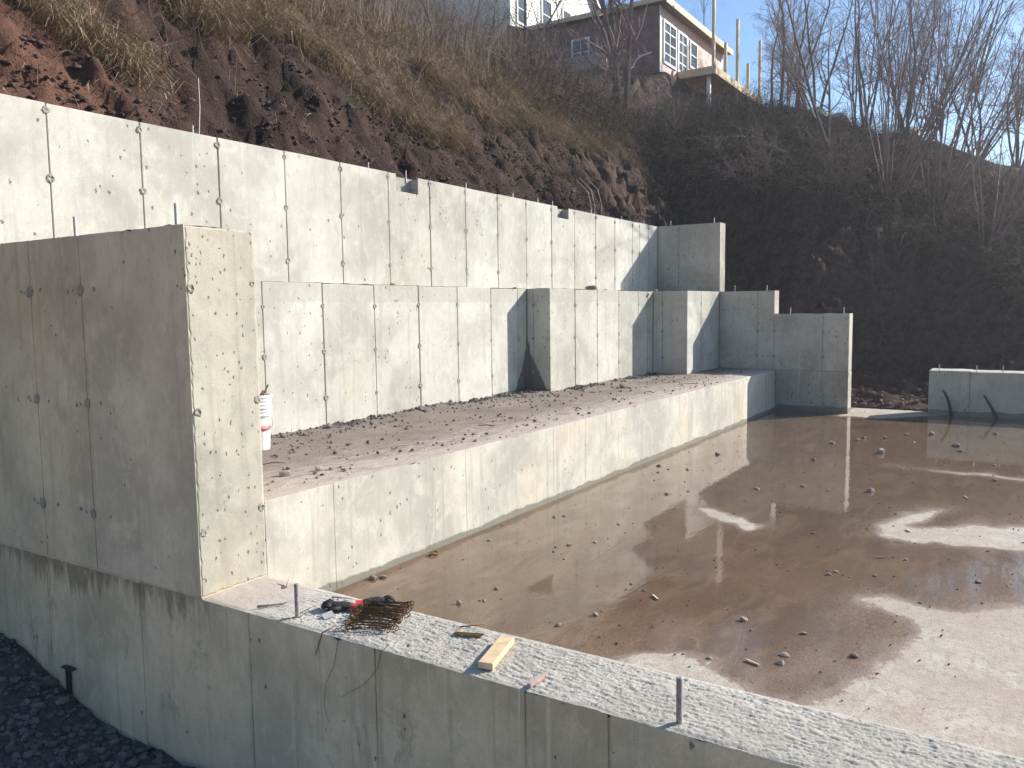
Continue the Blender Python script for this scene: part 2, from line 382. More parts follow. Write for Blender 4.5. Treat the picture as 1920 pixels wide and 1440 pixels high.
class MB:
    def __init__(s): s.v = []; s.f = []; s.a = []
    def add(s, vs, fs, a=None):
        k = len(s.v); s.v += [tuple(p) for p in vs]; s.f += [tuple(i + k for i in f) for f in fs]
        if a is not None: s.a += [a] * len(vs)
    def box(s, lo, hi):
        (x0, y0, z0), (x1, y1, z1) = lo, hi
        s.add([(x0, y0, z0), (x1, y0, z0), (x1, y1, z0), (x0, y1, z0), (x0, y0, z1), (x1, y0, z1), (x1, y1, z1), (x0, y1, z1)],
              [(0, 3, 2, 1), (4, 5, 6, 7), (0, 1, 5, 4), (1, 2, 6, 5), (2, 3, 7, 6), (3, 0, 4, 7)])
        return s
    def obox(s, c, ax, ay, az):
        c, ax, ay, az = V(c), V(ax), V(ay), V(az)
        P = [c + ax * i + ay * j + az * k for k in (-1, 1) for (i, j) in ((-1, -1), (1, -1), (1, 1), (-1, 1))]
        s.add(P, [(0, 3, 2, 1), (4, 5, 6, 7), (0, 1, 5, 4), (1, 2, 6, 5), (2, 3, 7, 6), (3, 0, 4, 7)]); return s
    def tube(s, pts, rad, sides=6, a=None, cap=True):
        pts = [V(p) for p in pts]; n = len(pts)
        if not hasattr(rad, '__len__'): rad = [rad] * n
        t = (pts[1] - pts[0]).normalized()
        u = t.cross(V((0, 0, 1)) if abs(t.z) < .9 else V((1, 0, 0))).normalized()
        vs = []
        for i, p in enumerate(pts):
            t = (pts[min(i + 1, n - 1)] - pts[max(i - 1, 0)])
            if t.length < 1e-9: t = V((0, 0, 1))
            t.normalize(); u = (u - t * u.dot(t)); u = u.normalized() if u.length > 1e-6 else t.orthogonal().normalized(); w = t.cross(u)
            for k in range(sides):
                an = 2 * PI * k / sides; vs.append(p + (u * math.cos(an) + w * math.sin(an)) * rad[i])
        fs = [(i * sides + k, i * sides + (k + 1) % sides, (i + 1) * sides + (k + 1) % sides, (i + 1) * sides + k) for i in range(n - 1) for k in range(sides)]
        if cap: fs += [tuple(range(sides))[::-1], tuple((n - 1) * sides + k for k in range(sides))]
        s.add(vs, fs, a); return s
    def lathe(s, prof, sides=16, c=(0, 0, 0)):
        vs = [(c[0] + r * math.cos(2 * PI * k / sides), c[1] + r * math.sin(2 * PI * k / sides), c[2] + z) for r, z in prof for k in range(sides)]
        n = len(prof)
        fs = [(i * sides + k, i * sides + (k + 1) % sides, (i + 1) * sides + (k + 1) % sides, (i + 1) * sides + k) for i in range(n - 1) for k in range(sides)]
        fs += [tuple(range(sides))[::-1], tuple((n - 1) * sides + k for k in range(sides))]
        s.add(vs, fs); return s
    def mesh(s, name, mat, smooth=False, attr=None):
        me = bpy.data.meshes.new(name); me.from_pydata(s.v, [], s.f); me.materials.append(mat)
        if smooth: me.polygons.foreach_set('use_smooth', [True] * len(me.polygons))
        if attr: 
            at = me.attributes.new(attr, 'FLOAT', 'POINT'); at.data.foreach_set('value', s.a)
        me.update(); return me
    def build(s, name, mat, parent=None, wloc=None, smooth=False, attr=None):
        """vertices are world coordinates unless wloc is given"""
        o = bpy.data.objects.new(name, s.mesh(name, mat, smooth, attr))
        return link(o, parent, wloc if wloc is not None else (0, 0, 0))

def inst(me, name, parent, wloc, rot=None, scale=None):
    o = bpy.data.objects.new(name, me); link(o, parent, wloc)
    if rot is not None: o.rotation_euler = rot
    if scale is not None: o.scale = scale if hasattr(scale, '__len__') else (scale,) * 3
    return o

rnd = random.Random(11)
def fbm(p, octv=4, H=.9, lac=2.1): return noise.fractal(p, H, lac, octv)

# ------------------------------------------------------------------ the concrete
def panel(parent, face, plane, outline, mat, t=.012, ch=.005, jit=0.0, seg=None, name='panel', push=None):
    """one formwork panel's worth of wall face; outline in (u, z), counter-clockwise seen from outside.
       face 'y': looks to -Y, u = X.  face 'x': looks to -X, u = -Y."""
    pts = []
    n = len(outline)
    for i in range(n):
        a, b_ = outline[i], outline[(i + 1) % n]
        ln = math.hypot(b_[0] - a[0], b_[1] - a[1])
        k = max(1, int(ln / seg)) if seg else 1
        for j in range(k):
            f = j / k; pts.append((a[0] + (b_[0] - a[0]) * f, a[1] + (b_[1] - a[1]) * f))
    cu = sum(p[0] for p in pts) / len(pts); cz = sum(p[1] for p in pts) / len(pts)
    # inward direction by neighbouring edges
    ring0, ring1 = [], []
    m_ = len(pts)
    push = rnd.uniform(-.003, .003) if push is None else push
    for i, p in enumerate(pts):
        a, c = pts[i - 1], pts[(i + 1) % m_]
        d1 = (p[0] - a[0], p[1] - a[1]); d2 = (c[0] - p[0], c[1] - p[1])
        l1 = math.hypot(*d1) or 1; l2 = math.hypot(*d2) or 1
        nx = -(d1[1] / l1 + d2[1] / l2); nz = (d1[0] / l1 + d2[0] / l2)
        q = max(.5, (nx * nx + nz * nz) / 2) ; nx, nz = nx / q, nz / q
        c_ = ch * (1 + (rnd.random() ** 3) * jit * .8)
        if jit and seg:
            ck = abs(rnd.gauss(0, .0014)) * jit + (rnd.uniform(.004, .012) * min(jit, 1.5) if rnd.random() < .035 else 0)
            p = (p[0] + nx * ck * .5, p[1] + nz * ck)
        ring0.append(p); ring1.append((p[0] + nx * c_, p[1] + nz * c_))
    def w(u, d, z): return (u, plane - d, z) if face == 'y' else (plane - d, -u, z)
    vs = [w(u, -t, z) for u, z in ring0] + [w(u, -ch * .8 + push, z) for u, z in ring0] + [w(u, push, z) for u, z in ring1]
    fs = []
    for i in range(m_):
        j = (i + 1) % m_
        fs += [(i, j, m_ + j, m_ + i), (m_ + i, m_ + j, 2 * m_ + j, 2 * m_ + i)]
    fs.append(tuple(range(2 * m_, 3 * m_)))
    mb = MB(); mb.add(vs, fs)
    return mb.build(name, mat, parent)

def rect(a, b, z0, z1): return [(a, z0), (b, z0), (b, z1), (a, z1)]

# tie patch: a broken ring of mortar where the form tie was snapped off
def tie_mesh(seed):
    r = random.Random(seed); mb = MB(); n = 11; vs = [(0, .001, 0)]
    for rad, h in ((.013, -.002), (.026, -.007), (.036, -.001)):
        for k in range(n):
            a = 2 * PI * k / n; q = rad * r.uniform(.72, 1.25); vs.append((q * math.cos(a), h * r.uniform(.4, 1.5) - .001, q * math.sin(a)))
    fs = [(0, 1 + (k + 1) % n, 1 + k) for k in range(n)]
    for rr in range(2):
        for k in range(n):
            a = 1 + rr * n + k; b_ = 1 + rr * n + (k + 1) % n; fs.append((a, b_, b_ + n, a + n))
    mb.add(vs, fs); return mb.mesh('tie_patch', M['patch'])
TIES = [tie_mesh(k) for k in range(6)]
def tie(parent, face, plane, u, z, s=1.0):
    wl = (u, plane - .004, z) if face == 'y' else (plane - .004, -u, z)
    o = inst(rnd.choice(TIES), 'tie_patch', parent, wl, (0, rnd.uniform(0, 6.28), 0) if face == 'y' else (rnd.uniform(0, 6.28), 0, -PI / 2), s * rnd.uniform(.75, 1.15))
    if face == 'x': o.rotation_euler = (0, rnd.uniform(0, 6.28), -PI / 2)
    return o

def rod_mesh(r, h, name='anchor_bolt', mat='steel', thread=True):
    mb = MB(); prof = [(r, -.05)]
    n = int(h / .009)
    for i in range(n): prof += [(r, h * i / n), (r * (.88 if thread else 1), h * (i + .5) / n)]
    prof += [(r, h - .003), (r * .8, h)]
    return mb.lathe(prof, 12).mesh(name, M[mat])
ROD_S = rod_mesh(.011, .13); ROD_M = rod_mesh(.013, .17); ROD_L = rod_mesh(.016, .225, mat='dullsteel')

Z2, ZU, ZB, ZL, ZP = 2.64, 4.203, .893, .323, 2.887
X0, X1, YP, XE, XE2 = 3.46, 4.038, 4.789, 18.314, 18.687
YU, YA, YB, YC = 7.573, 7.288, 6.833, 6.069
G2 = .0055                                                   # half width of a form seam

# --- upper retaining wall, with two beam pockets
uw = thing('retaining_wall', 'long pale concrete upper retaining wall below the earth bank, two beam pockets in its top', 'wall', (11, YU, Z2))
pockets = [(8.91, 9.39, .235), (13.49, 13.92, .205)]
xs = [X0 - .0] + [4.11 + .9144 * k - (0.9144 * 0) for k in range(15)] + [17.25, XE]
xs = sorted(set([X0, 4.11, 5.027, 5.946, 6.887, 7.814, 8.737, 9.655, 10.552, 11.456, 12.367, 13.267, 14.159, 15.072, 15.974, 16.876, 17.253, 17.78, XE]))
for a, b in zip(xs, xs[1:]):
    cut = [p for p in pockets if a < p[0] < b]
    A, B = a + G2, b - G2
    if cut:
        p0, p1, dp = cut[0]; B2 = min(p1, B - .02)
        ol = [(A, Z2 + .005), (B, Z2 + .005), (B, ZU), (B2, ZU), (B2, ZU - dp), (p0, ZU - dp), (p0, ZU), (A, ZU)]
        panel(uw, 'y', YU, ol, M['upper'], seg=.11, jit=1.2)
    else: panel(uw, 'y', YU, rect(A, B, Z2 + .005, ZU + rnd.uniform(-.004, .004)), M['upper'], seg=.25, jit=.8)
mb = MB(); e = [X0] + [q for p in pockets for q in p[:2]] + [XE]
for i in range(0, len(e), 2): mb.box((e[i], YU + .012, Z2 - .02), (e[i + 1], YU + .15, ZU - .022))
for p in pockets: mb.box((p[0] + .001, YU + .0125, Z2 - .02), (p[1] - .001, YU + .15, ZU - p[2]))
mb.build('core', M['core'], uw)
MB().box((X0, YU + .152, Z2 - .02), (XE, YU + .30, ZU - .006)).build('back_face', M['core'], uw)
for x in xs[1:-1]:
    for z in (4.13, 3.53, 2.92):
        if x in (17.253, 17.78) and z < 3.2: continue
        tie(uw, 'y', YU, x + rnd.uniform(-.006, .006), z + rnd.uniform(-.015, .015), 1.0)
for x in (5.75, 8.51, 9.30, 10.78, 12.17, 13.02, 13.56, 15.15, 16.62, 17.84):
    inst(ROD_S, 'anchor_bolt', uw, (x, 7.72, ZU - .02), (0, 0, x))

# --- middle wall, stepping forward twice
mw = thing('stepped_wall', 'pale concrete middle wall that jogs forward twice above the dirt-covered ledge', 'wall', (11, YA, ZB))
def run_panels(parent, y, seams, z0, z1, mat, rows, jit=.8, sp=None):
    for i, (a, b) in enumerate(zip(seams, seams[1:])):
        mt = sp.get(i, mat) if sp else mat
        panel(parent, 'y', y, rect(a + G2, b - G2, z0, z1 + rnd.uniform(-.006, .004)), M[mt], seg=.22, jit=jit)
    for s in seams[1:-1]:
        for z in rows: tie(parent, 'y', y, s + rnd.uniform(-.006, .006), z + rnd.uniform(-.012, .012), .9)
SA = [X1 + .02, 5.36, 6.23, 7.15, 8.075, 8.99, 9.90, 10.80, 11.60, 11.888]
run_panels(mw, YA, SA, ZB - .05, Z2, 'mid', (2.37, 1.80, 1.24), sp={7: 'midstain', 8: 'midstain'})
SB = [11.888, 12.78, 13.65, 14.58, 15.52, 16.0, 16.271]
run_panels(mw, YB, SB, ZB - .05, Z2, 'mid', (2.37, 1.80, 1.24))
SCc = [16.271, 17.10, 17.72, XE]
run_panels(mw, YC, SCc, ZB - .05, Z2, 'mid', (2.37, 1.80, 1.24))
for xj, ya, yb, sp in ((11.888, YB, YA, 'midstain'), (16.271, YC, YB, 'mid')):
    ym = ya + (yb - ya) * .72
    panel(mw, 'x', xj, rect(-yb + .012, -ym - G2, ZB - .05, Z2), M[sp], seg=.25, jit=.8)
    panel(mw, 'x', xj, rect(-ym + G2, -ya - .001, ZB - .05, Z2), M[sp], seg=.12, jit=1.0)
    for z in (2.37, 1.80, 1.24): tie(mw, 'x', xj, -ym, z, .8)
mb = MB()
mb.box((X1 + .02, YA + .012, ZB - .1), (11.899, YU + .29, Z2 - .008))
mb.box((11.90, YB + .012, ZB - .1), (16.282, YU + .29, Z2 - .0085))
mb.box((16.283, YC + .012, ZB - .1), (XE - .001, YU + .29, Z2 - .008))
mb.build('core', M['core'], mw)
def rough_sheet(x0, x1, y0, y1, z, step, amp, seed, mat, name, parent, fn=None, fine=1.0):
    nx, ny = max(2, int((x1 - x0) / step)), max(2, int((y1 - y0) / step)); mb = MB(); vs = []
    for i in range(nx + 1):
        for j in range(ny + 1):
            x = x0 + (x1 - x0) * i / nx; y = y0 + (y1 - y0) * j / ny
            h = amp * fbm(V((x * 6 * fine + seed, y * 6 * fine, seed)), 4) if fn is None else fn(x, y)
            vs.append((x, y, z + h))
    fs = [(i * (ny + 1) + j, (i + 1) * (ny + 1) + j, (i + 1) * (ny + 1) + j + 1, i * (ny + 1) + j + 1) for i in range(nx) for j in range(ny)]
    mb.add(vs, fs); return mb.build(name, mat, parent, smooth=True)
rough_sheet(X1 + .02, 11.89, YA + .004, YU - .002, Z2 + .004, .06, .007, 3, M['rake'], 'ledge_top', mw)
rough_sheet(11.892, 16.272, YB + .004, YU - .002, Z2 + .004, .07, .007, 5, M['rake'], 'ledge_top', mw)
rough_sheet(16.274, XE - .002, YC + .004, YU - .002, Z2 + .004, .09, .007, 7, M['rake'], 'ledge_top', mw)

# --- far end wall, stepping down like a stair
ew = thing('end_wall', 'shaded grey concrete end wall stepping down like stairs at the far end of the ledge', 'wall', (XE, 5.4, 0))
YS, YE, ZS = 4.83, 3.271, 2.123
def xp(y0, y1, z0, z1, mat, **k): return panel(ew, 'x', XE, rect(-y1 + G2, -y0 - G2, z0, z1), M[mat], seg=.25, jit=.8, **k)
xp(7.05, YU - .012, Z2 + .005, ZU, 'fartop'); xp(YC, 7.05, Z2 + .005, ZU, 'fartop')
xp(5.20, YC - .012, ZB, Z2, 'fartop'); xp(YS, 5.20, ZB, Z2, 'fartop')
xp(3.80, YS, ZB + .006, ZS, 'fartop'); xp(YE, 3.80, ZB + .006, ZS, 'fartop')
xp(3.80, YP - .012, -.2, ZB - .006, 'farlow'); xp(YE, 3.80, -.2, ZB - .006, 'farlow')
def yp_(y, z0, z1, mat, jit=1.5): return panel(ew, 'y', y, rect(XE + .002, XE2 - .002, z0, z1), M[mat], seg=.07, jit=jit)
yp_(YC, Z2 + .005, ZU, 'fartop'); yp_(YS, ZS + .005, Z2, 'fartop'); yp_(YE, ZB + .006, ZS, 'fartop', 2.2); yp_(YE, -.2, ZB - .006, 'far', 3)
mb = MB()
mb.box((XE + .012, YC + .012, -.3), (XE2 - .002, YU + .29, ZU - .006))
mb.box((XE + .0125, YS + .012, -.3), (XE2 - .003, YC + .0115, Z2 - .006))
mb.box((XE + .012, YE + .012, -.3), (XE2 - .004, YS + .0115, ZS - .006))
mb.build('core', M['core'], ew)
rough_sheet(XE + .003, XE2 - .003, YS + .003, YC - .001, Z2 - .004, .06, .006, 8, M['rake'], 'wall_top', ew)
rough_sheet(XE + .003, XE2 - .003, YE + .003, YS - .001, ZS - .004, .06, .006, 9, M['rake'], 'wall_top', ew)
rough_sheet(XE + .003, XE2 - .003, YC + .003, YU + .28, ZU - .004, .06, .006, 9, M['rake'], 'wall_top', ew)
for y, zz in ((7.05, (4.1, 3.5, 2.9)), (5.20, (1.75, 1.2)), (YS, (1.75, 1.2)), (3.80, (1.75, 1.2))):
    for z in zz:
        tie(ew, 'x', XE, -y, z, .9); tie(ew, 'x', XE, -y + .13, z, .5); tie(ew, 'x', XE, -y - .14, z, .5)
for y, z in ((7.32, ZU), (6.27, ZU), (5.77, Z2), (5.05, Z2), (4.53, ZS), (3.42, ZS)): inst(ROD_S, 'anchor_bolt', ew, (XE + .18, y, z), (0, 0, y))

# --- bench-high ledge in front of the middle wall
bw = thing('ledge_wall', 'knee-high pale concrete ledge wall with dirt on top, standing along the muddy water', 'wall', (11, YP, 0))
SBn = [X1, 4.75, 6.60, 8.39, 10.2, 12.05, 13.9, 15.7, 16.9, XE]
for a, b in zip(SBn, SBn[1:]):
    panel(bw, 'y', YP, rect(a + .0008, b - .0008, -.25, ZB), M['bench'], seg=.09, jit=1.2, ch=.0012, push=rnd.uniform(-.001, .001))
MB().box((X1 + .002, YP + .012, -.3), (XE - .003, YA + .005, ZB - .02)).build('core', M['core'], bw)
def bench_h(x, y):
    e_ = min(1, max(0, (y - YP) / .25)); w_ = min(1, max(0, (y - 6.2) / 1.0)); 
    return -.004 + e_ * (.010 * fbm(V((x * 2.2, y * 2.6, 3)), 5) + .012) + w_ * .05 * max(0, .25 + fbm(V((x * 1.1, y * 1.6, 9)), 4)) + .004 * fbm(V((x * 14, y * 16, 1)), 2)
rough_sheet(X1 + .002, XE - .002, YP + .006, YA + .006, ZB, .05, .01, 2, M['dirt'], 'dirt_cover', bw, bench_h)

# --- tall near end wall (pier) and the low wall it stands on
pw = thing('pier_wall', 'tall pitted concrete end wall rising from the low wall nearest the camera', 'wall', (X0, 5.4, ZL))
for a, b in ((YP, 6.05), (6.05, 6.77), (6.77, 7.68), (7.68, 8.1)):
    panel(pw, 'x', X0 - .003, rect(-b + G2, -a - (G2 if a > YP else .001), ZL + .006, ZP), M['pier'], seg=.05, jit=1.3, push=0)
panel(pw, 'y', YP - .003, rect(X0 + .001, X1 - .002, ZL + .006, ZP - .006), M['pierface'], seg=.04, jit=2.2, ch=.009, push=0)
MB().box((X0 + .0085, YP + .003, ZL - .02), (X1 - .001, 8.1, ZP - .012)).build('core', M['pier'], pw)
rough_sheet(X0 + .004, X1 - .004, YP + .004, 8.1, ZP - .006, .03, .016, 13, M['rake'], 'wall_top', pw)
for y in (6.05, 6.77):
    for z in (2.48, 1.62, .77):
        tie(pw, 'x', X0 - .003, -y, z, 1.25)
        for d, s in ((-.15, .5), (-.10, .35), (.19, .45)): tie(pw, 'x', X0 - .001, -y + d * rnd.uniform(.8, 1.2), z + rnd.uniform(-.02, .02), s)
for x, z in ((X0 + .03, 2.46), (X0 + .04, 1.62), (X0 + .04, .78), (X1 - .03, 2.50), (X1 - .03, 1.66), (X1 - .03, .85)): tie(pw, 'y', YP + .001, x, z, .8)
inst(ROD_M, 'anchor_bolt', pw, (X0 + .10, 6.25, ZP - .01)); inst(ROD_M, 'anchor_bolt', pw, (X0 + .10, 5.0, ZP - .01))

lw = thing('low_wall', 'low weathered concrete wall with a rough raked top crossing the foreground', 'wall', (X0, 2, 0))
sy = [8.1, 6.81, 5.52, 4.31, 3.2, 2.16, 1.68, .6, -.6, -1.8, -3.0]
for b, a in zip(sy, sy[1:]):
    panel(lw, 'x', X0, rect(-b + .0035, -a - .0035, -2.2, ZL - (.004 if a < YP else .012)), M['low'], seg=.05, jit=2.0, ch=.006, push=rnd.uniform(-.0012, .0012))
MB().box((X0 + .012, -3.0, -2.2), (X1 - .004, 8.1, ZL - .03)).build('core', M['low'], lw)
def rake_h(x, y):
    u = (x - X0) / (X1 - X0)
    ed = min(1, min(u, 1 - u) / .06)
    soft = min(1, max(0, (y - 3.95) / .35))
    r1 = fbm(V((x * 62 + 3 * fbm(V((x * 3, y * 3, 5)), 2), y * 11, 4)), 3)
    r2 = fbm(V((x * 105, y * 90, 8)), 2)
    h = (.0062 * r1 + .0062 * r2 + .003 * abs(fbm(V((x * 26, y * 22, 2)), 3))) * (1 - .75 * soft) + .004 * fbm(V((x * 5, y * 5, 1)), 3)
    return h * (.35 + .65 * ed) - (1 - ed) * .007 + .004
rough_sheet(X0 + .001, X1 - .001, -1.2, YP - .004, ZL - .004, .0082, .01, 1, M['rake'], 'raked_top', lw, rake_h)
for y, x in ((3.95, X0 + .10), (1.35, X0 + .085)): inst(ROD_L, 'anchor_bolt', lw, (x, y, ZL))
panel(lw, 'y', -3.0, rect(X0 + .01, X1 - .004, -2.2, ZL - .02), M['low'])
mb = MB(); mb.box((X1 - .003, -3.0, -.3), (X1, YP, ZL - .012)); mb.build('inner_face', M['low'], lw)

# --- low wall at the far side of the slab
fl = thing('footing_wall', 'short grey concrete footing wall with three bolts on the far side of the water', 'wall', (18.94, 0, 0))
panel(fl, 'x', 18.941, rect(-1.803, -1.055, -.2, .924), M['far'], seg=.15, jit=1.2)
panel(fl, 'x', 18.915, rect(-1.045, .55, -.2, .912), M['far'], seg=.15, jit=1.2)
panel(fl, 'x', 18.915, rect(.56, 2.4, -.2, .912), M['far'], seg=.2, jit=1.2)
panel(fl, 'x', 18.915, rect(2.41, 4.2, -.2, .912), M['far'], seg=.2, jit=1.2)
mb = MB(); mb.box((18.953, 1.05, -.2), (19.65, 1.803, .912)); mb.box((18.927, -4.2, -.2), (19.65, 1.0495, .900)); mb.build('core', M['far'], fl)
rough_sheet(18.945, 19.65, 1.05, 1.80, .92, .05, .008, 4, M['rake'], 'wall_top', fl)
rough_sheet(18.92, 19.65, -4.2, 1.045, .908, .05, .008, 6, M['rake'], 'wall_top', fl)
for y in (1.63, .95, .49): inst(ROD_S, 'anchor_bolt', fl, (19.09, y, .91), (0, 0, y))

# ------------------------------------------------------------------ slab and standing water
DRY = [[(9.06, 1.32), (9.74, 1.16), (10.17, .85), (9.62, 1.0), (9.3, 1.15), (9.25, 1.0), (9.4, .61), (9.7, .34), (9.9, -.3), (9.9, -2.2), (8.9, -2.2), (8.95, -.3), (8.73, .17), (8.67, .56), (8.63, .88), (8.78, 1.18)],
       [(8.86, 3.21), (8.88, 2.97), (8.48, 2.37), (8.30, 2.45), (8.58, 2.87)],
       [(6.69, 1.0), (6.86, .83), (6.71, .59), (6.95, .22), (6.91, -.3), (6.8, -2.5), (4.0, -2.5), (4.0, 1.4), (4.63, 1.04), (4.77, .96), (5.28, .75), (6.03, .61), (6.23, .63), (6.45, .85)],
       [(4.0, 2.4), (4.78, 2.05), (4.84, 1.95), (4.86, 1.63), (4.72, 1.24), (4.63, 1.0), (4.0, .9)],
       [(12.62, 1.55), (12.60, 1.18), (12.62, -.4), (12.30, -.4), (12.38, 1.02)],
       [(18.1, 3.25), (19.7, 3.4), (19.7, 1.75), (18.95, 1.7), (18.4, 2.1), (17.9, 2.7)],
       [(19.2, 6), (20.5, 6), (20.5, 1.8), (19.2, 1.8)]]
gx = np.arange(X1 + .001, 19.66, .05); gy = np.arange(-2.4, YP + .008, .05); gy[-1] = YP + .008
GX, GY = np.meshgrid(gx, gy, indexing='ij')
wx = np.zeros_like(GX); wy = np.zeros_like(GX)
for i in range(len(gx)):
    for j in range(len(gy)):
        p = V((gx[i] * .9, gy[j] * 1.6, 2)); q = V((gx[i] * 4, gy[j] * 6, 7))
        wx[i, j] = .30 * noise.noise(p) + .09 * noise.noise(q); wy[i, j] = .16 * noise.noise(p + V((9, 3, 1))) + .06 * noise.noise(q + V((4, 4, 4)))
PX, PY = GX + wx, GY + wy
def sdf(poly):
    d = np.full(PX.shape, 1e9); ins = np.zeros(PX.shape, bool); n = len(poly)
    for i in range(n):
        (ax, ay), (bx, by) = poly[i], poly[(i + 1) % n]
        ex, ey = bx - ax, by - ay; t = np.clip(((PX - ax) * ex + (PY - ay) * ey) / (ex * ex + ey * ey), 0, 1)
        d = np.minimum(d, np.hypot(PX - ax - t * ex, PY - ay - t * ey))
        c = ((ay > PY) != (by > PY)) & (PX < (bx - ax) * (PY - ay) / (by - ay + 1e-12) + ax); ins ^= c
    return np.where(ins, -d, d)
DD = np.minimum.reduce([sdf(p) * k + o_ for p, k, o_ in zip(DRY, (1, 1.3, .8, .9, 1.0, 1.2, 1), (0, 0, 0, 0, .13, -.08, 0))])
wetv = np.clip((DD + .11) / .34, 0, 1)
deep = np.clip((DD - .10) / .9, 0, 1) * np.clip((GX - 4.6) / 2.4 + np.clip((GY - 3.2) / 1.2, 0, 1), 0.0, 1)
def grid_obj(name, z, mat, keep=None, attrs=()):
    nx, ny = GX.shape; idx = np.arange(nx * ny).reshape(nx, ny)
    f = np.stack([idx[:-1, :-1], idx[1:, :-1], idx[1:, 1:], idx[:-1, 1:]], -1).reshape(-1, 4)
    if keep is not None:
        k = (keep[:-1, :-1] | keep[1:, :-1] | keep[1:, 1:] | keep[:-1, 1:]).reshape(-1); f = f[k]
    me = bpy.data.meshes.new(name); me.from_pydata(np.stack([GX, GY, z], -1).reshape(-1, 3).tolist(), [], f.tolist()); me.materials.append(mat)
    for nm, a in attrs:
        at = me.attributes.new(nm, 'FLOAT', 'POINT'); at.data.foreach_set('value', a.reshape(-1).astype(np.float32))
    me.polygons.foreach_set('use_smooth', [True] * len(me.polygons))
    o = bpy.data.objects.new(name, me); COL.objects.link(o); return o
slab = grid_obj('slab', np.full(GX.shape, -.004), M['slab'], None, (('wet', wetv),))
tag(slab, 'flat concrete slab stained by brown mud, pale where it has dried', kind='structure')
wat = grid_obj('water', np.zeros(GX.shape), M['water'], wetv > .05, (('wet', wetv), ('deep', deep)))
tag(wat, 'thin sheet of muddy brown water standing on the slab', kind='structure')

# ------------------------------------------------------------------ hill
def prof(d, pts):
    return np.interp(d, [p[0] for p in pts], [p[1] for p in pts])
def sstep(x, a, b):
    t = np.clip((x - a) / (b - a), 0, 1); return t * t * (3 - 2 * t)
def hill_base(X, Y):
    d1 = Y - 8.0
    f1 = prof(d1, [(0, 3.72), (.5, 3.8), (1.2, 4.5), (2.5, 6.1), (4, 7.95), (5.5, 9.15), (8, 10.0), (14, 11.6), (30, 16.5), (100, 24)])
    lo = np.where(d1 < 0, np.minimum(3.72 + d1 * (4.0 - 2.9 * sstep(X, 18.4, 19.4)), 3.72), f1)
    f1 = lo + sstep(d1, 1, 5) * (.03 * np.clip(X - 13, 0, 40) + .28 * np.clip(X - 27, 0, 9)) - sstep(d1, 1, 4) * .12 * np.clip(9 - X, 0, 10)
    ct = np.clip(2.6 + .52 * (Y - .5), 2.0, 7.4)
    d2 = X - 20.8 - 1.7 * (1 - sstep(Y, 2.5, 5.5)) - .25 * np.clip(-Y, 0, 8)
    cr = np.clip(7.5 + .37 * (Y - .6), 5.2, 13.2)
    fall = 1 - .13 * np.clip(-Y, 0, 6); ct = ct * fall; cr = cr * fall                    # the hill runs out beyond the footing wall
    wid = ct * .72 + .2
    cut = np.where(d2 < wid, ct * sstep(d2 / wid, -.15, 1.1), ct + (cr - ct) * np.clip((d2 - wid) / (15 - wid), 0, 1) ** .9 + np.clip(d2 - 15, 0, 60) * .03)
    cut = np.where(d2 < -.3, -.06, cut)
    k = .8
    h = np.maximum(f1, cut) + np.clip(k - np.abs(f1 - cut), 0, None) ** 2 / (4 * k)
    h = np.where((X < 19.5) & (Y < 7.6), np.minimum(f1, -.35), h)
    ap = np.where((X > 19.45) & (X < 22.5), .26 * (X - 19.5), -9)
    h = np.where(X > 19.45, np.maximum(h, ap * (X < 22.4) - 9 * (X >= 22.4)), h)
    dug = sstep(X, 26, 30) * sstep(Y, 7.5, 9.5) * (1 - sstep(Y, 13.9, 14.6))
    h = h * (1 - dug) + dug * np.minimum(h, 9.3 + .235 * (X - 30))
    # earth dug away beneath the deck and levelled for the house
    pad = sstep(X, 34.5, 35.8) * sstep(Y, 14.2, 15.2)
    h = h * (1 - pad) + pad * np.minimum(h, 13.0)
    return h
def grass_mask(X, Y, nz):
    d1 = Y - 8.0
    a = sstep(d1 + 1.5 * nz - .5 * np.clip(6.5 - X, 0, 4), 2.75, 3.5) * sstep(29 - X, 0, 3)
    ct = np.clip(2.6 + .52 * (Y - .5), 2.0, 7.4); wid = ct * .72 + .2; d2 = X - 20.8 - 1.7 * (1 - sstep(Y, 2.5, 5.5)) - .25 * np.clip(-Y, 0, 8)
    b_ = sstep(d2 - wid + 1.9 * nz, -.3, .7) * (1 - sstep(X, 31.5, 33) * sstep(Y, 10.8, 12) * (1 - sstep(Y, 17, 19)))
    return np.maximum(a, b_)
hx = np.concatenate([np.arange(-14, 2.4, .8), np.arange(2.4, 30, .092), np.arange(30, 48, .35), np.arange(48, 150, 4)])
hy = np.concatenate([np.arange(-60, -4, 2.0), np.arange(-4, 15, .092), np.arange(15, 32, .4), np.arange(32, 130, 5)])
HX, HY = np.meshgrid(hx, hy, indexing='ij'); HZ = hill_base(HX, HY)
NZ = np.zeros_like(HX)
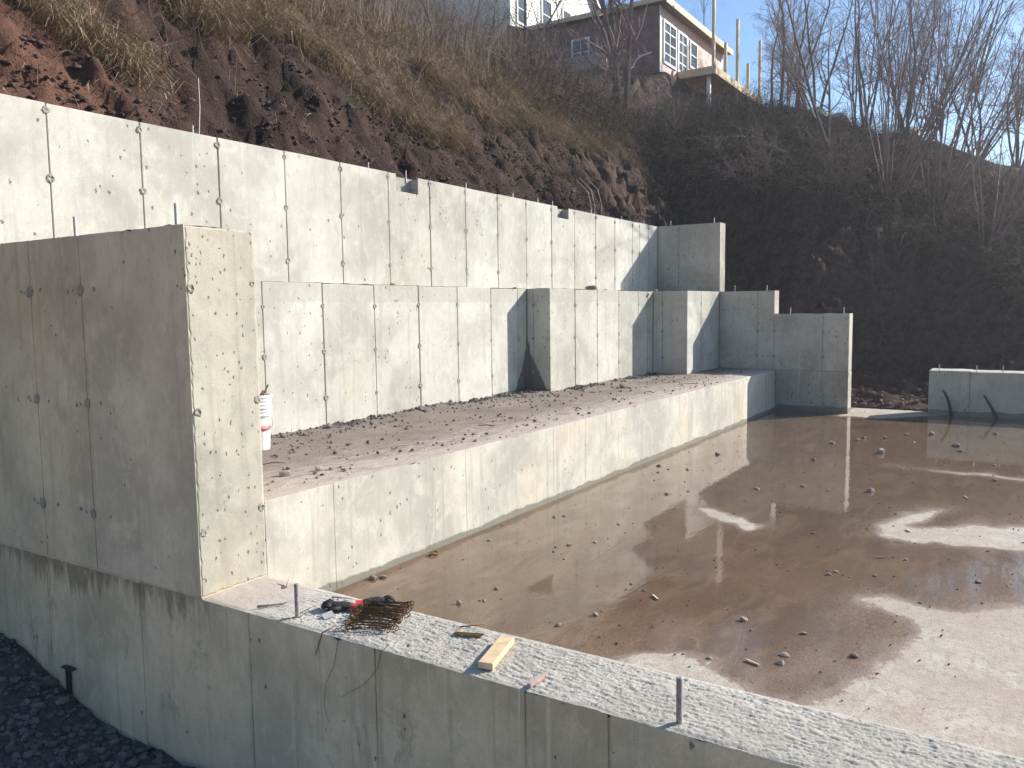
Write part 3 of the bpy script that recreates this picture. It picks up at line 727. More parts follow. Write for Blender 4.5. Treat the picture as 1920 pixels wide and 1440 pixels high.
def hill_noise():
    """roll, clods and rills; returns offsets"""
    nx, ny = HX.shape; ox = np.zeros_like(HX); oy = np.zeros_like(HX); oz = np.zeros_like(HX)
    for i in range(nx):
        for j in range(ny):
            x, y, z = HX[i, j], HY[i, j], HZ[i, j]
            NZ[i, j] = noise.noise(V((x * .5, y * .8, 3)))
            if z < -.2: continue
            p = V((x, y, z * .8))
            a = noise.fractal(p * .45, .9, 2.0, 3)
            if 2 < x < 34 and -4 < y < 16:
                c1 = noise.fractal(V((x * 1.9 + .5 * z, (y + z) * .40, 5)), .8, 2.1, 4)          # rills run down the slope
                c2 = noise.fractal(p * 3.0, .8, 2.2, 3); c3 = noise.fractal(p * 9.0, .8, 2.1, 2)
                v = noise.noise_vector(p * 1.6)
                k = min(1, (z + .15) / .8)
                if x > 19.5: c2 = c2 * 2.4; c1 = c1 + 1.1 * noise.fractal(V((x, y * .9, z * 2.2)), .8, 2.2, 3); v = v * 1.5
                oz[i, j] = k * (.28 * a + .24 * c1 + .10 * c2 + .04 * c3 + .07 * (noise.ridged_multi_fractal(p * 2.6, .9, 2.2, 3, 1.0, 2.0) - 1.2))
                ox[i, j] = k * (.08 * v.x - .04 * c2); oy[i, j] = k * (.10 * v.y - .06 * c2 - .02 * c3)
            else: oz[i, j] = .35 * a
    return ox, oy, oz
ox, oy, oz = hill_noise()
GM = grass_mask(HX, HY, NZ)
near = sstep(HY, 7.95, 8.6) + sstep(HX, 19.6, 20.4); near = np.clip(near, 0, 1)
HXn, HYn, HZn = HX + ox * near, HY + oy * near, HZ + oz * near * (1 - .35 * GM)
# behind the upper wall the fill stays below its head
behind = (HX < 18.5) & (HY < 8.35)
HZn = np.where(behind, np.minimum(HZn, 4.0), HZn); HYn = np.where((HX < 18.5), np.maximum(HYn, np.minimum(HY, 7.95)), HYn)
nx, ny = HX.shape; idx = np.arange(nx * ny).reshape(nx, ny)
f = np.stack([idx[:-1, :-1], idx[1:, :-1], idx[1:, 1:], idx[:-1, 1:]], -1)
keep = ~((HX[:-1, :-1] < 19.3) & (HY[1:, 1:] < 7.7) & (HX[:-1, :-1] > -20)).reshape(-1)
me = bpy.data.meshes.new('hill'); me.from_pydata(np.stack([HXn, HYn, HZn], -1).reshape(-1, 3).tolist(), [], f.reshape(-1, 4)[keep].tolist())
me.materials.append(M['soil'])
at = me.attributes.new('grass', 'FLOAT', 'POINT'); at.data.foreach_set('value', GM.reshape(-1).astype(np.float32))
me.polygons.foreach_set('use_smooth', [True] * len(me.polygons)); me.update()
hill = bpy.data.objects.new('hill', me); COL.objects.link(hill)
tag(hill, 'dug-out red earth bank rising into a brushy hillside behind the walls', kind='structure')
from bisect import bisect_right
hxl, hyl = hx.tolist(), hy.tolist()
def hz(x, y):
    i = min(max(bisect_right(hxl, x) - 1, 0), nx - 2); j = min(max(bisect_right(hyl, y) - 1, 0), ny - 2)
    return float(HZn[i, j] + (HZn[i + 1, j] - HZn[i, j]) * (x - hxl[i]) / (hxl[i + 1] - hxl[i]) + (HZn[i, j + 1] - HZn[i, j]) * (y - hyl[j]) / (hyl[j + 1] - hyl[j]))
def gmask(x, y):
    i = min(max(bisect_right(hxl, x) - 1, 0), nx - 2); j = min(max(bisect_right(hyl, y) - 1, 0), ny - 2); return float(GM[i, j])

# ground in front of the low wall, and the plain beyond
def ground_h(x, y):
    return -.95 + .42 * sstep(y, 5.9, 7.6) + .35 * sstep(y, 8, 14) + .05 * fbm(V((x * 1.7, y * 1.7, 2)), 5) + .025 * fbm(V((x * 9, y * 9, 5)), 3)
gxs = np.concatenate([[-900, -300, -100, -40, -20, -10, -5], np.arange(-2, 3.52, .07)]); gxs[-1] = 3.52
gys = np.concatenate([[-900, -300, -100, -40, -20, -8, -3], np.arange(0, 9, .07), [12, 20, 40, 100, 300, 900]])
mb = MB(); vs = [(x, y, ground_h(x, y) if abs(x) < 30 and abs(y) < 30 else -1.2) for x in gxs for y in gys]; n_ = len(gys)
mb.add(vs, [(i * n_ + j, (i + 1) * n_ + j, (i + 1) * n_ + j + 1, i * n_ + j + 1) for i in range(len(gxs) - 1) for j in range(n_ - 1)])
mb.add([(3.4, -900, -2.3), (900, -900, -2.3), (900, 900, -2.3), (3.4, 900, -2.3)], [(0, 1, 2, 3)])
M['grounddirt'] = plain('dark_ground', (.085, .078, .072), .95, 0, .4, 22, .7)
_nt = M['grounddirt'].node_tree; _g = G(_nt.nodes, _nt.links); _b = _nt.nodes['Principled BSDF']      # unseen red earth past the gravel, paled to bounce warm light
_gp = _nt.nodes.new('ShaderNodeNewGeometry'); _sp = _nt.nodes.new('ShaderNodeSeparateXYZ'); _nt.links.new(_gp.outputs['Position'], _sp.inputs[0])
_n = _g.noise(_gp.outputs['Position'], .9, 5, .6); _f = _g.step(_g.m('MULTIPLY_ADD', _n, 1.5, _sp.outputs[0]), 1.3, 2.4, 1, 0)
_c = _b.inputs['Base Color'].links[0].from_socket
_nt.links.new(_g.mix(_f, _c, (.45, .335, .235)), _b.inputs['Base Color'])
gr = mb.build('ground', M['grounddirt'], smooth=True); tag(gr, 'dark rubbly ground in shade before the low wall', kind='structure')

# ------------------------------------------------------------------ stones
def stone_mesh(seed, mat, squash=.7, sub=2, name='stone'):
    r = random.Random(seed); bm = bmesh.new(); bmesh.ops.create_icosphere(bm, subdivisions=sub, radius=1)
    off = V((r.uniform(-9, 9), r.uniform(-9, 9), seed))
    pl = [(V((r.gauss(0, 1), r.gauss(0, 1), r.gauss(0, 1))).normalized(), r.uniform(.55, .85)) for _ in range(7)]
    for v in bm.verts:
        d = v.co.normalized(); k = 1 + .22 * noise.noise(d * 1.3 + off)
        for n_p, lim in pl:
            c = d.dot(n_p)
            if c * k > lim: k = lim / c
        v.co = d * k * (1 + .05 * noise.noise(d * 5 + off)); v.co.z *= squash
    lo = min(v.co.z for v in bm.verts)
    for v in bm.verts: v.co.z -= lo * .85
    me = bpy.data.meshes.new(name); bm.to_mesh(me); bm.free(); me.materials.append(mat); return me
STN = [stone_mesh(k, M['stone'], .6 + .08 * (k % 4)) for k in range(7)]
STR = [stone_mesh(k + 20, M['redstone'], .6 + .08 * (k % 4)) for k in range(4)]
def scatter(name, label, n, place, meshes, size, mat, seed, cat='gravel', sub=1):
    """uncountable small stones: one object"""
    r = random.Random(seed); base = []
    for k in range(5):
        m_ = stone_mesh(seed * 10 + k, mat, r.uniform(.55, .9), 1); base.append((np.array([v.co[:] for v in m_.vertices]), [tuple(p.vertices) for p in m_.polygons])); bpy.data.meshes.remove(m_)
    vs, fs = [], []; cnt = 0
    for _ in range(n):
        p = place(r)
        if p is None: continue
        bv, bf = r.choice(base); s = size[0] + (size[1] - size[0]) * r.random() ** size[2]; a = r.uniform(0, 6.28); c, s_ = math.cos(a) * s, math.sin(a) * s
        w = np.empty_like(bv); e1 = r.uniform(.7, 1.3)
        w[:, 0] = (bv[:, 0] * c - bv[:, 1] * s_) * e1 + p[0]; w[:, 1] = bv[:, 0] * s_ + bv[:, 1] * c + p[1]; w[:, 2] = bv[:, 2] * s + p[2]
        vs.append(w); fs += [tuple(i + cnt for i in q) for q in bf]; cnt += len(bv)
    me = bpy.data.meshes.new(name); me.from_pydata(np.concatenate(vs).tolist(), [], fs); me.materials.append(mat)
    o = bpy.data.objects.new(name, me); COL.objects.link(o); tag(o, label, cat, kind='stuff'); return o
# stones one can count on the slab: (x, y, size)
slab_st = [(5.11, 4.72, .055), (5.17, 4.66, .04), (5.0, 3.72, .033), (5.15, 3.58, .022), (5.43, 3.66, .03), (6.58, 4.51, .032), (7.69, 4.39, .03), (7.79, 4.32, .03),
 (6.83, 3.74, .034), (7.04, 3.56, .024), (7.78, 3.65, .03), (5.01, 2.83, .034), (5.33, 2.69, .033), (5.79, 1.72, .04), (5.76, 1.28, .030), (5.33, 1.3, .044), (5.19, 1.29, .042),
 (5.54, .91, .038), (5.35, .74, .018), (11.0, 4.52, .05), (10.94, 4.06, .04), (12.32, 4.09, .06), (9.35, 3.74, .035), (9.62, 3.56, .035), (10.17, 2.87, .05), (10.61, 2.41, .045),
 (10.51, 2.08, .03), (10.7, 1.61, .06), (12.51, 2.7, .045), (8.43, 1.8, .03), (7.16, 1.4, .03), (7.28, 1.36, .028), (7.33, 1.06, .022), (15.98, 1.46, .07), (16.48, .49, .07),
 (14.83, .98, .08), (14.31, .89, .075), (13.59, 1.93, .09), (12.12, .35, .05), (5.01, 1.88, .018), (5.03, 1.71, .024), (7.94, .89, .03), (6.83, .66, .022), (6.1, 2.75, .022), (6.01, 2.6, .022),
 (10.56, 4.35, .035), (10.84, 4.31, .03), (13.29, .4, .04), (15.72, 1.82, .06), (15.01, 2.4, .06), (14.66, 2.45, .06), (14.18, 2.76, .06), (15.18, 2.09, .05), (7.58, .31, .03)]
special = {0: 'largest dark stone at the foot of the ledge wall by the low wall', 1: 'smaller dark stone touching the largest one at the foot of the ledge wall',
           11: 'pale upright stone in shallow mud beside the low wall, nearest the wood block', 12: 'pale round stone in mud, next after the upright one by the low wall',
           13: 'rounded grey stone alone in the middle of the near brown mud', 15: 'farther of two pale stones lying together in the near mud', 16: 'nearer of two pale stones lying together in the near mud',
           17: 'flat pale stone in the near mud close to the dried patch', 27: 'pale stone in the water straight before the far footing wall gap', 21: 'dark flat stone in the water against the reflection of the ledge wall',
           37: 'wide dark stone in the water between end wall and footing wall', 35: 'dark stone in the water, farther of a pair before the footing wall', 36: 'dark stone in the water, nearer of a pair before the footing wall'}
ORD = 'first second third fourth fifth sixth seventh eighth ninth tenth eleventh twelfth thirteenth fourteenth fifteenth sixteenth seventeenth eighteenth nineteenth twentieth'.split()
def zone(y): return 'ledge-wall side' if y > 3.4 else ('middle strip' if y > 1.75 else 'open side')
zl = {}
for i in sorted(range(len(slab_st)), key=lambda i: slab_st[i][0]):
    if i not in special: zl.setdefault(zone(slab_st[i][1]), []).append(i)
auto = {i: 'small stone on the ' + z + ' of the slab, ' + ORD[k] + ' out from low wall' for z, l in zl.items() for k, i in enumerate(l)}
for i, (x, y, s) in enumerate(slab_st):
    o = inst(rnd.choice(STN), 'stone', None, (x, y, -.004 - s * .22), (rnd.uniform(-.5, .5), rnd.uniform(-.25, .25), rnd.uniform(0, 6.28)), (s * .8 * rnd.uniform(.8, 1.2), s * .8, s * .8 * rnd.uniform(.85, 1.3)))
    tag(o, special.get(i) or auto[i], 'stone', 'stones on the slab')
ledge_st = [(5.62, 7.05, .085, 'reddish broken stone against the middle wall beside the bucket', 1), (13.1, 6.05, .11, 'largest dark stone on the dirt ledge in front of the middle wall', 0),
            (6.15, 6.95, .05, 'pale angular stone near the reddish one at the middle wall', 0), (7.0, 7.1, .07, 'dark stone against the middle wall on the ledge, well right of the bucket', 0),
            (4.75, 5.35, .06, 'grey stone on the ledge just behind the pier wall edge', 0), (5.05, 5.25, .05, 'round grey stone beside another on the near ledge', 0), (5.12, 5.18, .035, 'small pale stone touching a round grey one on the near ledge', 0)]
for x, y, s, lb, red in ledge_st:
    o = inst(rnd.choice(STR if red else STN), 'stone', None, (x, y, ZB - .005 + bench_h(x, y)), (0, 0, rnd.uniform(0, 6.28)), (s, s * .8, s * .8)); tag(o, lb, 'stone', 'stones on the ledge')
for i, (x, y, s) in enumerate(sorted([(4.62, 7.42, .04), (8.6, 7.43, .05), (9.15, 7.43, .03), (11.7, 7.4, .05), (13.9, 7.1, .13), (15.6, 6.9, .05), (16.15, 6.72, .06), (14.35, 7.0, .05)])):
    o = inst(rnd.choice(STN), 'stone', None, (x, y, Z2), (0, 0, rnd.uniform(0, 6.28)), (s, s * .8, s * .62)); tag(o, 'lump of stone on the head of the middle wall, ' + ORD[i] + ' from the pier wall', 'stone', 'stones on the middle wall')
scatter('pebbles', 'tiny pebbles and grit strewn over the wet slab', 1700, lambda r: (r.uniform(4.1, 19), -1 + 5.75 * r.random(), -.003), None, (.0025, .013, 3.0), M['stone'], 3)
def on_ledge(r):
    x = r.uniform(X1 + .05, XE - .1); y = YP + .08 + (2.4) * (1 - r.random() ** 2.0)
    if x > 11.9 and y > YB: return None
    if x > 16.27 and y > YC: return None
    if noise.noise(V((x * .9, y * 1.5, 4))) < -.15 and r.random() < .8: return None
    return (x, y, ZB + bench_h(x, y) - .003)
scatter('gravel', 'grey gravel and crumbs of earth on the dirt-covered ledge', 4600, on_ledge, None, (.004, .026, 3.6), M['stone'], 5)
def by_wall(r):
    x = r.uniform(7.0, 16.2); yy = (YA if x < 11.88 else YB) - .02 - abs(r.gauss(0, .13)); return (x, yy, ZB + bench_h(x, yy) - .004) if noise.noise(V((x * 1.7, 3, 8))) > -.12 + .3 * r.random() else None
scatter('rubble', 'grey gravel heaped along the foot of the middle wall', 2800, by_wall, None, (.006, .038, 2.8), M['gravel'], 6)
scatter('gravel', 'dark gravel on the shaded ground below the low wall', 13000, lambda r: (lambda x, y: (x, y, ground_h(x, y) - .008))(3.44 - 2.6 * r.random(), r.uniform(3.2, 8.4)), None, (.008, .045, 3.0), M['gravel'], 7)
def gap_rub(r):
    x = 19.35 + 2.8 * r.random() ** 1.3; y = r.uniform(-3, 5.0); return (x, y, hz(x, y) - .02)
scatter('rubble', 'red and grey rubble at the foot of the earth cut beyond the slab', 2400, gap_rub, None, (.012, .085, 3.4), M['redstone'], 8)
def bank(r):
    x = 4.2 + 17 * r.random(); y = 8.05 + 2.6 * r.random()
    return (x, y, hz(x, y) - .02) if gmask(x, y) < .6 else None
scatter('clods', 'dark clods of earth on the bare bank above the upper wall', 9000, bank, None, (.006, .06, 3.2), M['clod'], 9, 'earth')

# ------------------------------------------------------------------ dry grass, brambles and brush on the hill
rg = random.Random(5)
def downhill(x, y):
    e_ = .4; return V((hz(x - e_, y) - hz(x + e_, y), hz(x, y - e_) - hz(x, y + e_), 0)) / (2 * e_)
gm = MB()
def blade(p, d, L_, w, tone, droop):
    side = V((-d.y, d.x, 0)); side = side.normalized() if side.length > 1e-4 else V((1, 0, 0))
    a = rg.uniform(0, PI); side = (side * math.cos(a) + V((0, 0, 1)).cross(side) * math.sin(a))
    p1 = p + d * L_ * .5; dd = (d + V((0, 0, -droop))).normalized(); p2 = p1 + dd * L_ * .5
    gm.add([p - side * w, p + side * w, p1 + side * w * .7, p1 - side * w * .7, p2], [(0, 1, 2, 3), (3, 2, 4)], tone)
def grass_at(x, y, n, Lr, tone0, spread=.10):
    z = hz(x, y); dn = downhill(x, y); dn = dn * min(1, 1 / max(.3, dn.length))
    lean = V((rg.gauss(0, .45), rg.gauss(0, .45), 0)) + dn * rg.uniform(.2, .9)
    for _ in range(n):
        px, py = x + rg.gauss(0, spread), y + rg.gauss(0, spread)
        d = (lean + V((rg.gauss(0, .55), rg.gauss(0, .55), rg.uniform(.25, 1.0)))).normalized()
        blade(V((px, py, hz(px, py) - .03)), d, rg.uniform(*Lr), rg.uniform(.003, .0065), min(1, max(0, tone0 + rg.gauss(0, .17))), rg.uniform(.3, 1.5))
cnt = 0
while cnt < 5200:
    x = 3.5 + 24 * rg.random() ** 1.15; y = 9.6 + 5.8 * rg.random()
    g0 = gmask(x, y); den = .5 + .9 * noise.noise(V((x * .7, y * .9, 8)))
    if rg.random() > g0 * (.25 + den): continue
    fade = min(1, max(0, (x - 17) / 6)); cnt += 1
    grass_at(x, y, rg.randint(12, 22), (.22, .62), .66 + .30 * noise.noise(V((x * .9, y * .9, 1))) + rg.gauss(0, .16) - .38 * fade, rg.uniform(.05, .13))
for _ in range(1300):                             # sods hanging over the edge of the cut
    x = 3.5 + 22 * rg.random(); y = 9.0
    while y < 11.6 and gmask(x, y) < .5: y += .06
    grass_at(x, y + rg.uniform(-.12, .1), rg.randint(16, 30), (.3, .75), .72, .09)
for _ in range(2600):                             # thin dark grass on the far cut
    y = rg.uniform(-.8, 11); x = 20.4 + 12 * rg.random()
    if gmask(x, y) < .5 and rg.random() < .93: continue
    grass_at(x, y, rg.randint(6, 12), (.2, .55), .20, .15)
for _ in range(500):                              # fringe of roots and straw at the lip of the far cut
    y = rg.uniform(-.8, 9); x = 20.4
    while x < 28 and gmask(x, y) < .5: x += .08
    grass_at(x + rg.uniform(-.15, .2), y, rg.randint(8, 16), (.3, .7), .30, .10)
for _ in range(170):                              # odd tufts on bare earth
    x = 4 + 16 * rg.random(); y = 8.2 + 2 * rg.random(); grass_at(x, y, rg.randint(6, 14), (.12, .35), .55, .07)
go = gm.build('grass', M['grass'], attr='tone'); tag(go, 'dry straw-coloured grass hanging over the top of the earth bank', 'grass', kind='stuff')

# brambles and brush: tangled stems
bm_ = MB(); lm = MB()
def stem(x, y, L_, r0, lean, arch, tone, segs=5, twigs=2):
    p = V((x, y, hz(x, y) - .05)); d = (V((lean[0], lean[1], 1))).normalized(); pts = [p]; n = segs
    for i in range(n):
        d = (d + V((rg.gauss(0, .10), rg.gauss(0, .10), -arch / n))).normalized(); p = p + d * L_ / n; pts.append(p)
    bm_.tube(pts, [r0 * (1 - .75 * i / n) for i in range(n + 1)], 3, tone, False)
    for _ in range(twigs):
        i = rg.randint(1, n - 1); q = pts[i]; e_ = (d + V((rg.gauss(0, .7), rg.gauss(0, .7), rg.uniform(-.1, .7)))).normalized(); l2 = L_ * rg.uniform(.15, .4)
        q1 = q + e_ * l2 * .5; q2 = q1 + (e_ + V((rg.gauss(0, .3), rg.gauss(0, .3), rg.gauss(0, .2)))).normalized() * l2 * .5
        bm_.tube([q, q1, q2], [r0 * .45, r0 * .35, r0 * .15], 3, tone, False)
    return pts
def leaves(c, n, rad, size, tone):
    for _ in range(n):
        p = c + V((rg.gauss(0, rad), rg.gauss(0, rad), rg.gauss(0, rad * .6))); a = V((rg.gauss(0, 1), rg.gauss(0, 1), rg.gauss(0, .6))).normalized(); b2 = a.orthogonal().normalized(); s = size * rg.uniform(.6, 1.3)
        lm.add([p - a * s, p + b2 * s * .5, p + a * s, p - b2 * s * .5], [(0, 1, 2, 3)], min(1, max(0, tone + rg.gauss(0, .2))))
k = 0
while k < 3600:                                   # standing dead weeds along the crest
    x = 8 + 24 * rg.random(); y = 11.6 + 5.5 * rg.random() + .06 * (x - 8)
    if noise.noise(V((x * .45, y * .6, 20))) < -.25: continue
    k += 1; dk = min(1, max(0, (x - 14) / 8)); stem(x, y, rg.uniform(.6, 1.9) * (1 - .45 * dk), rg.uniform(.004, .009), (rg.gauss(0, .16), rg.gauss(0, .16)), rg.uniform(0, .35), min(1, max(0, .62 - .25 * dk + rg.gauss(0, .2))))
k = 0
while k < 8500:                                   # dark brambles below the houses and on the far slope
    x = 20.0 + 15 * rg.random() ** 1.25; y = -.9 + 14.5 * rg.random()
    if gmask(x, y) < .35: continue
    k += 1
    pts = stem(x, y, rg.uniform(.5, 1.7), rg.uniform(.005, .010), (rg.gauss(0, .7), rg.gauss(0, .7)), rg.uniform(.4, 1.9), min(1, max(0, .36 + rg.gauss(0, .24))), 6, 3)
    if rg.random() < .16: leaves(pts[3], 12, .22, .035, .30)
for _ in range(1400):                             # canes and roots trailing over the lip of the far cut
    y = rg.uniform(-.8, 10.5); x = 20.4
    while x < 27 and gmask(x, y) < .4: x += .08
    stem(x + rg.uniform(-.2, .5), y, rg.uniform(.5, 1.8), rg.uniform(.004, .008), (rg.uniform(-1.8, -.2), rg.gauss(0, .8)), rg.uniform(1.2, 3.4), min(1, max(0, .42 + rg.gauss(0, .25))), 6, 3)
for _ in range(1100):                             # tall dead weeds in front of the white house
    x = 16 + 10 * rg.random(); y = 13.2 + 4.2 * rg.random(); stem(x, y, rg.uniform(1.2, 2.6), rg.uniform(.004, .009), (rg.gauss(0, .25), rg.gauss(0, .25)), rg.uniform(0, .6), min(1, max(0, .45 + rg.gauss(0, .2))), 5, 4)
for _ in range(700):                              # bare canes standing among the grass of the near bank
    x = 5 + 15 * rg.random(); y = 10.4 + 2.2 * rg.random(); stem(x, y, rg.uniform(.4, 1.2), rg.uniform(.003, .006), (rg.gauss(0, .5), rg.gauss(0, .5)), rg.uniform(.2, 1.6), min(1, max(0, .6 + rg.gauss(0, .25))), 5, 2)
for _ in range(160):                              # roots on the bare earth
    x = 6 + 13 * rg.random(); y = 9.0 + 1.8 * rg.random(); stem(x, y, rg.uniform(.3, .9), rg.uniform(.003, .006), (rg.gauss(0, 1.), rg.uniform(-1.6, -.4)), rg.uniform(1.2, 2.6), min(1, max(0, .6 + rg.gauss(0, .25))), 6, 2)
for _ in range(1300):
    x = 23 + 12 * rg.random(); y = 8.5 + 7 * rg.random()
    pts = stem(x, y, rg.uniform(.6, 1.5), rg.uniform(.005, .010), (rg.gauss(0, .45), rg.gauss(0, .45)), rg.uniform(.2, 1.1), min(1, max(0, .32 + rg.gauss(0, .2))), 6, 3)
    if rg.random() < .5: leaves(pts[3], 18, .25, .04, .4)
for (x, y, n, rad) in ((12.2, 10.7, 200, .16), (13.6, 10.4, 150, .14), (16.2, 10.2, 180, .2), (17.2, 10.9, 160, .2), (9.6, 11.0, 120, .15), (19.6, 10.8, 260, .3), (21.5, 11.6, 300, .4), (24.5, 12.2, 320, .5), (26.5, 13.3, 300, .5), (22.8, 10.2, 220, .35), (25.5, 9.6, 220, .4), (10.9, 10.1, 90, .12)):
    leaves(V((x, y, hz(x, y) + .12)), n, rad, .035, .55)
bo = bm_.build('brush', M['brush'], attr='tone'); tag(bo, 'tangled leafless brush and dead weeds along the top of the hillside', 'brush', kind='stuff')
lo_ = lm.build('bramble_leaves', M['leaf'], attr='tone'); tag(lo_, 'small dark green bramble leaves scattered through the hillside brush', 'leaves', kind='stuff')

# ------------------------------------------------------------------ bare trees
def tree(name, label, x, y, H, seed, stems=1, spread=.25, lean=(0, 0), r0=.07, mat='twig', branchy=1.0, group='bare trees on the hill', z=None, cat='tree', whip=False):
    r = random.Random(seed); zb = (hz(x, y) if z is None else z) - .1
    T = thing(name, label, cat, (x, y, zb), group); tm = MB(); cm = MB()
    def grow(mb_, p, d, L_, rad, lev, maxlev):
        n = 7 if lev == 0 else (5 if lev == 1 else 3)
        pts = [p]; rs = [rad]
        for i in range(n):
            wob = (.05 if whip else .10) + .05 * lev
            d = (d + V((r.gauss(0, wob), r.gauss(0, wob), r.gauss(0, wob) + (.05 if lev else .03)))).normalized(); p = p + d * L_ / n; pts.append(p)
            rs.append(rad * (1 - (.80 if lev else .75) * (i + 1) / n))
        mb_.tube(pts, [max(q, .003) for q in rs], 6 if lev == 0 else (4 if lev == 1 else 3), None, False)
        if lev < maxlev:
            nb = [r.randint(6, 9), r.randint(4, 7), r.randint(3, 4)][lev]
            if whip: nb = [r.randint(5, 9), r.randint(2, 4), 2][lev]
            nb = max(1, int(nb * branchy))
            for _ in range(nb):
                f_ = r.uniform(.22 if lev == 0 else .1, .97); i = min(int(f_ * n), n - 1); q = pts[i].lerp(pts[i + 1], f_ * n - i)
                dd = (pts[i + 1] - pts[i]).normalized(); o_ = dd.orthogonal().normalized(); o_ = Matrix.Rotation(r.uniform(0, 6.28), 3, dd) @ o_
                an = r.uniform(.35, .75) if whip else r.uniform(.5, 1.1); nd = (dd * math.cos(an) + o_ * math.sin(an)).normalized()
                grow(cm, q, nd, L_ * (1 - f_ * .6) * r.uniform(.30, .55), rs[i] * r.uniform(.4, .6), lev + 1, maxlev)
    for s in range(stems):
        a = r.uniform(0, 6.28); sp = spread * r.random() ** .6
        d = V((math.cos(a) * sp + lean[0], math.sin(a) * sp + lean[1], 1)).normalized()
        b0 = V((x + math.cos(a) * r.uniform(0, .25) * (stems > 1), y + math.sin(a) * r.uniform(0, .25) * (stems > 1), zb))
        grow(tm, b0, d, H * r.uniform(.72, 1.0), r0 * r.uniform(.6, 1), 0, 3 if not whip else 2)
    tm.build('trunk', M['bark' if not whip else 'whip'], T); cm.build('crown', M[mat], T)
    return T
tree('coppiced_tree', 'widest fan of thin leafless whips rising at the right, out of the dark slope', 27.5, 3.9, 8.0, 1, 22, .50, (-.05, -.20), .035, 'whip', 1, whip=True)
tree('coppiced_tree', 'fan of thin leafless whips just right of the widest one', 28.5, 2.6, 8.5, 2, 17, .45, (-.05, -.22), .034, 'whip', 1, whip=True)
tree('coppiced_tree', 'leafless whips leaning out of frame at the right edge', 27.0, 1.2, 7.5, 3, 14, .5, (-.05, -.25), .030, 'whip', 1, whip=True)
tree('bare_tree', 'forked bare tree with wide limbs just right of the deck posts', 29.5, 6.0, 7.0, 4, 3, .5, (.0, .05), .065, 'twig')
tree('bare_tree', 'slim bare tree with many fine twigs behind the deck posts', 40.0, 10.6, 8.5, 5, 2, .25, (0, 0), .09, 'twig', 1.1)
tree('bare_tree', 'fine-twigged bare tree standing between deck posts and forked tree', 39.0, 8.6, 8.0, 6, 2, .3, (0, 0), .085, 'twig', 1.1)
tree('bare_tree', 'bare tree behind the fan of whips near the middle of the sky', 38.5, 6.3, 8.0, 7, 3, .4, (0, -.05), .08, 'twig', 1.1)
tree('bare_tree', 'tall dark bare tree with several trunks in front of the brown house', 27.5, 12.7, 8.0, 8, 4, .22, (0, -.02), .16, 'twig', 1.2)
tree('bare_tree', 'slender bare sapling in front of the brown house, left of its window', 27.0, 14.6, 5.5, 9, 2, .25, (0, 0), .05, 'twig', 1.0)
tree('bare_tree', 'bare sapling before the corner of the white house', 24.0, 14.6, 5.0, 10, 2, .35, (0, 0), .05, 'twig', 1.0)
tree('bare_tree', 'leaning bare sapling in the brush left of the white house', 19.0, 14.2, 4.8, 12, 2, .3, (.05, .1), .05, 'twig', 1.1)
tree('bare_tree', 'low branching bare tree on the crest in front of the white house wall', 22.0, 15.2, 4.5, 13, 3, .55, (0, .05), .05, 'twig', 1.2)
tree('bare_tree', 'thin bare sapling on the crest farthest to the left', 15.5, 13.6, 4.2, 14, 3, .35, (0, .05), .035, 'twig', 1.0)
tree('bare_tree', 'dense bare tree behind the whips, partway to the right edge', 37.0, 4.6, 7.5, 16, 4, .45, (0, -.08), .07, 'twig', 1.2)
tree('bare_tree', 'twiggy bare tree just past the last deck post', 43.5, 10.4, 8.0, 17, 3, .35, (0, 0), .08, 'twig', 1.2)
for i, (x, y, h, lb) in enumerate([(42.0, 9.3, 8.5, 'fine-twigged bare tree behind the forked tree, on the skyline'), (41.0, 7.2, 8.0, 'pale twiggy bare tree on the skyline right of the forked tree'), (40.0, 5.4, 8.0, 'twiggy bare tree rising behind the left edge of the widest whips'),
     (41.0, 3.6, 7.5, 'twiggy bare tree rising behind the middle of the whips'), (39.0, 2.2, 7.0, 'twiggy bare tree behind the whips nearer the right edge'), (38.0, .8, 7.0, 'twiggy bare tree on the skyline at the right edge'), (46.5, 11.6, 8.5, 'faint bare tree beyond the end of the deck')]):
    tree('bare_tree', lb, x, y, h, 60 + i, 5, .55, (0, -.03), .055, 'twig', 1.9)
tree('bare_tree', 'bare tree growing behind the brown house roof', 50.0, 18.0, 9.5, 15, 2, .25, (0, 0), .12, 'twig', 1.1, z=12.5)
for i, (x, y, h, lb) in enumerate([(24.5, 12.4, 2.6, 'dark thicket shrub below the brown house window'), (26.8, 10.9, 2.4, 'dark twiggy shrub below the corner of the brown house'), (25.2, 7.4, 2.3, 'twiggy shrub on the dark slope under the deck end'),
     (25.8, 5.0, 2.2, 'low twiggy shrub on the dark slope left of the whips'), (28.0, 1.0, 2.2, 'low twiggy shrub on the slope at the right edge'), (22.5, 13.2, 2.4, 'twiggy shrub on the crest below the white house corner'),
     (18.2, 12.9, 2.2, 'low thicket shrub on the crest left of the white house'), (29.5, 2.0, 2.8, 'low dark thicket behind the fan of whips')]):
    tree('shrub', lb, x, y, h, 40 + i, 9, .9, (0, 0), .02, 'twig', 1.0, 'twiggy shrubs on the hill', cat='shrub')

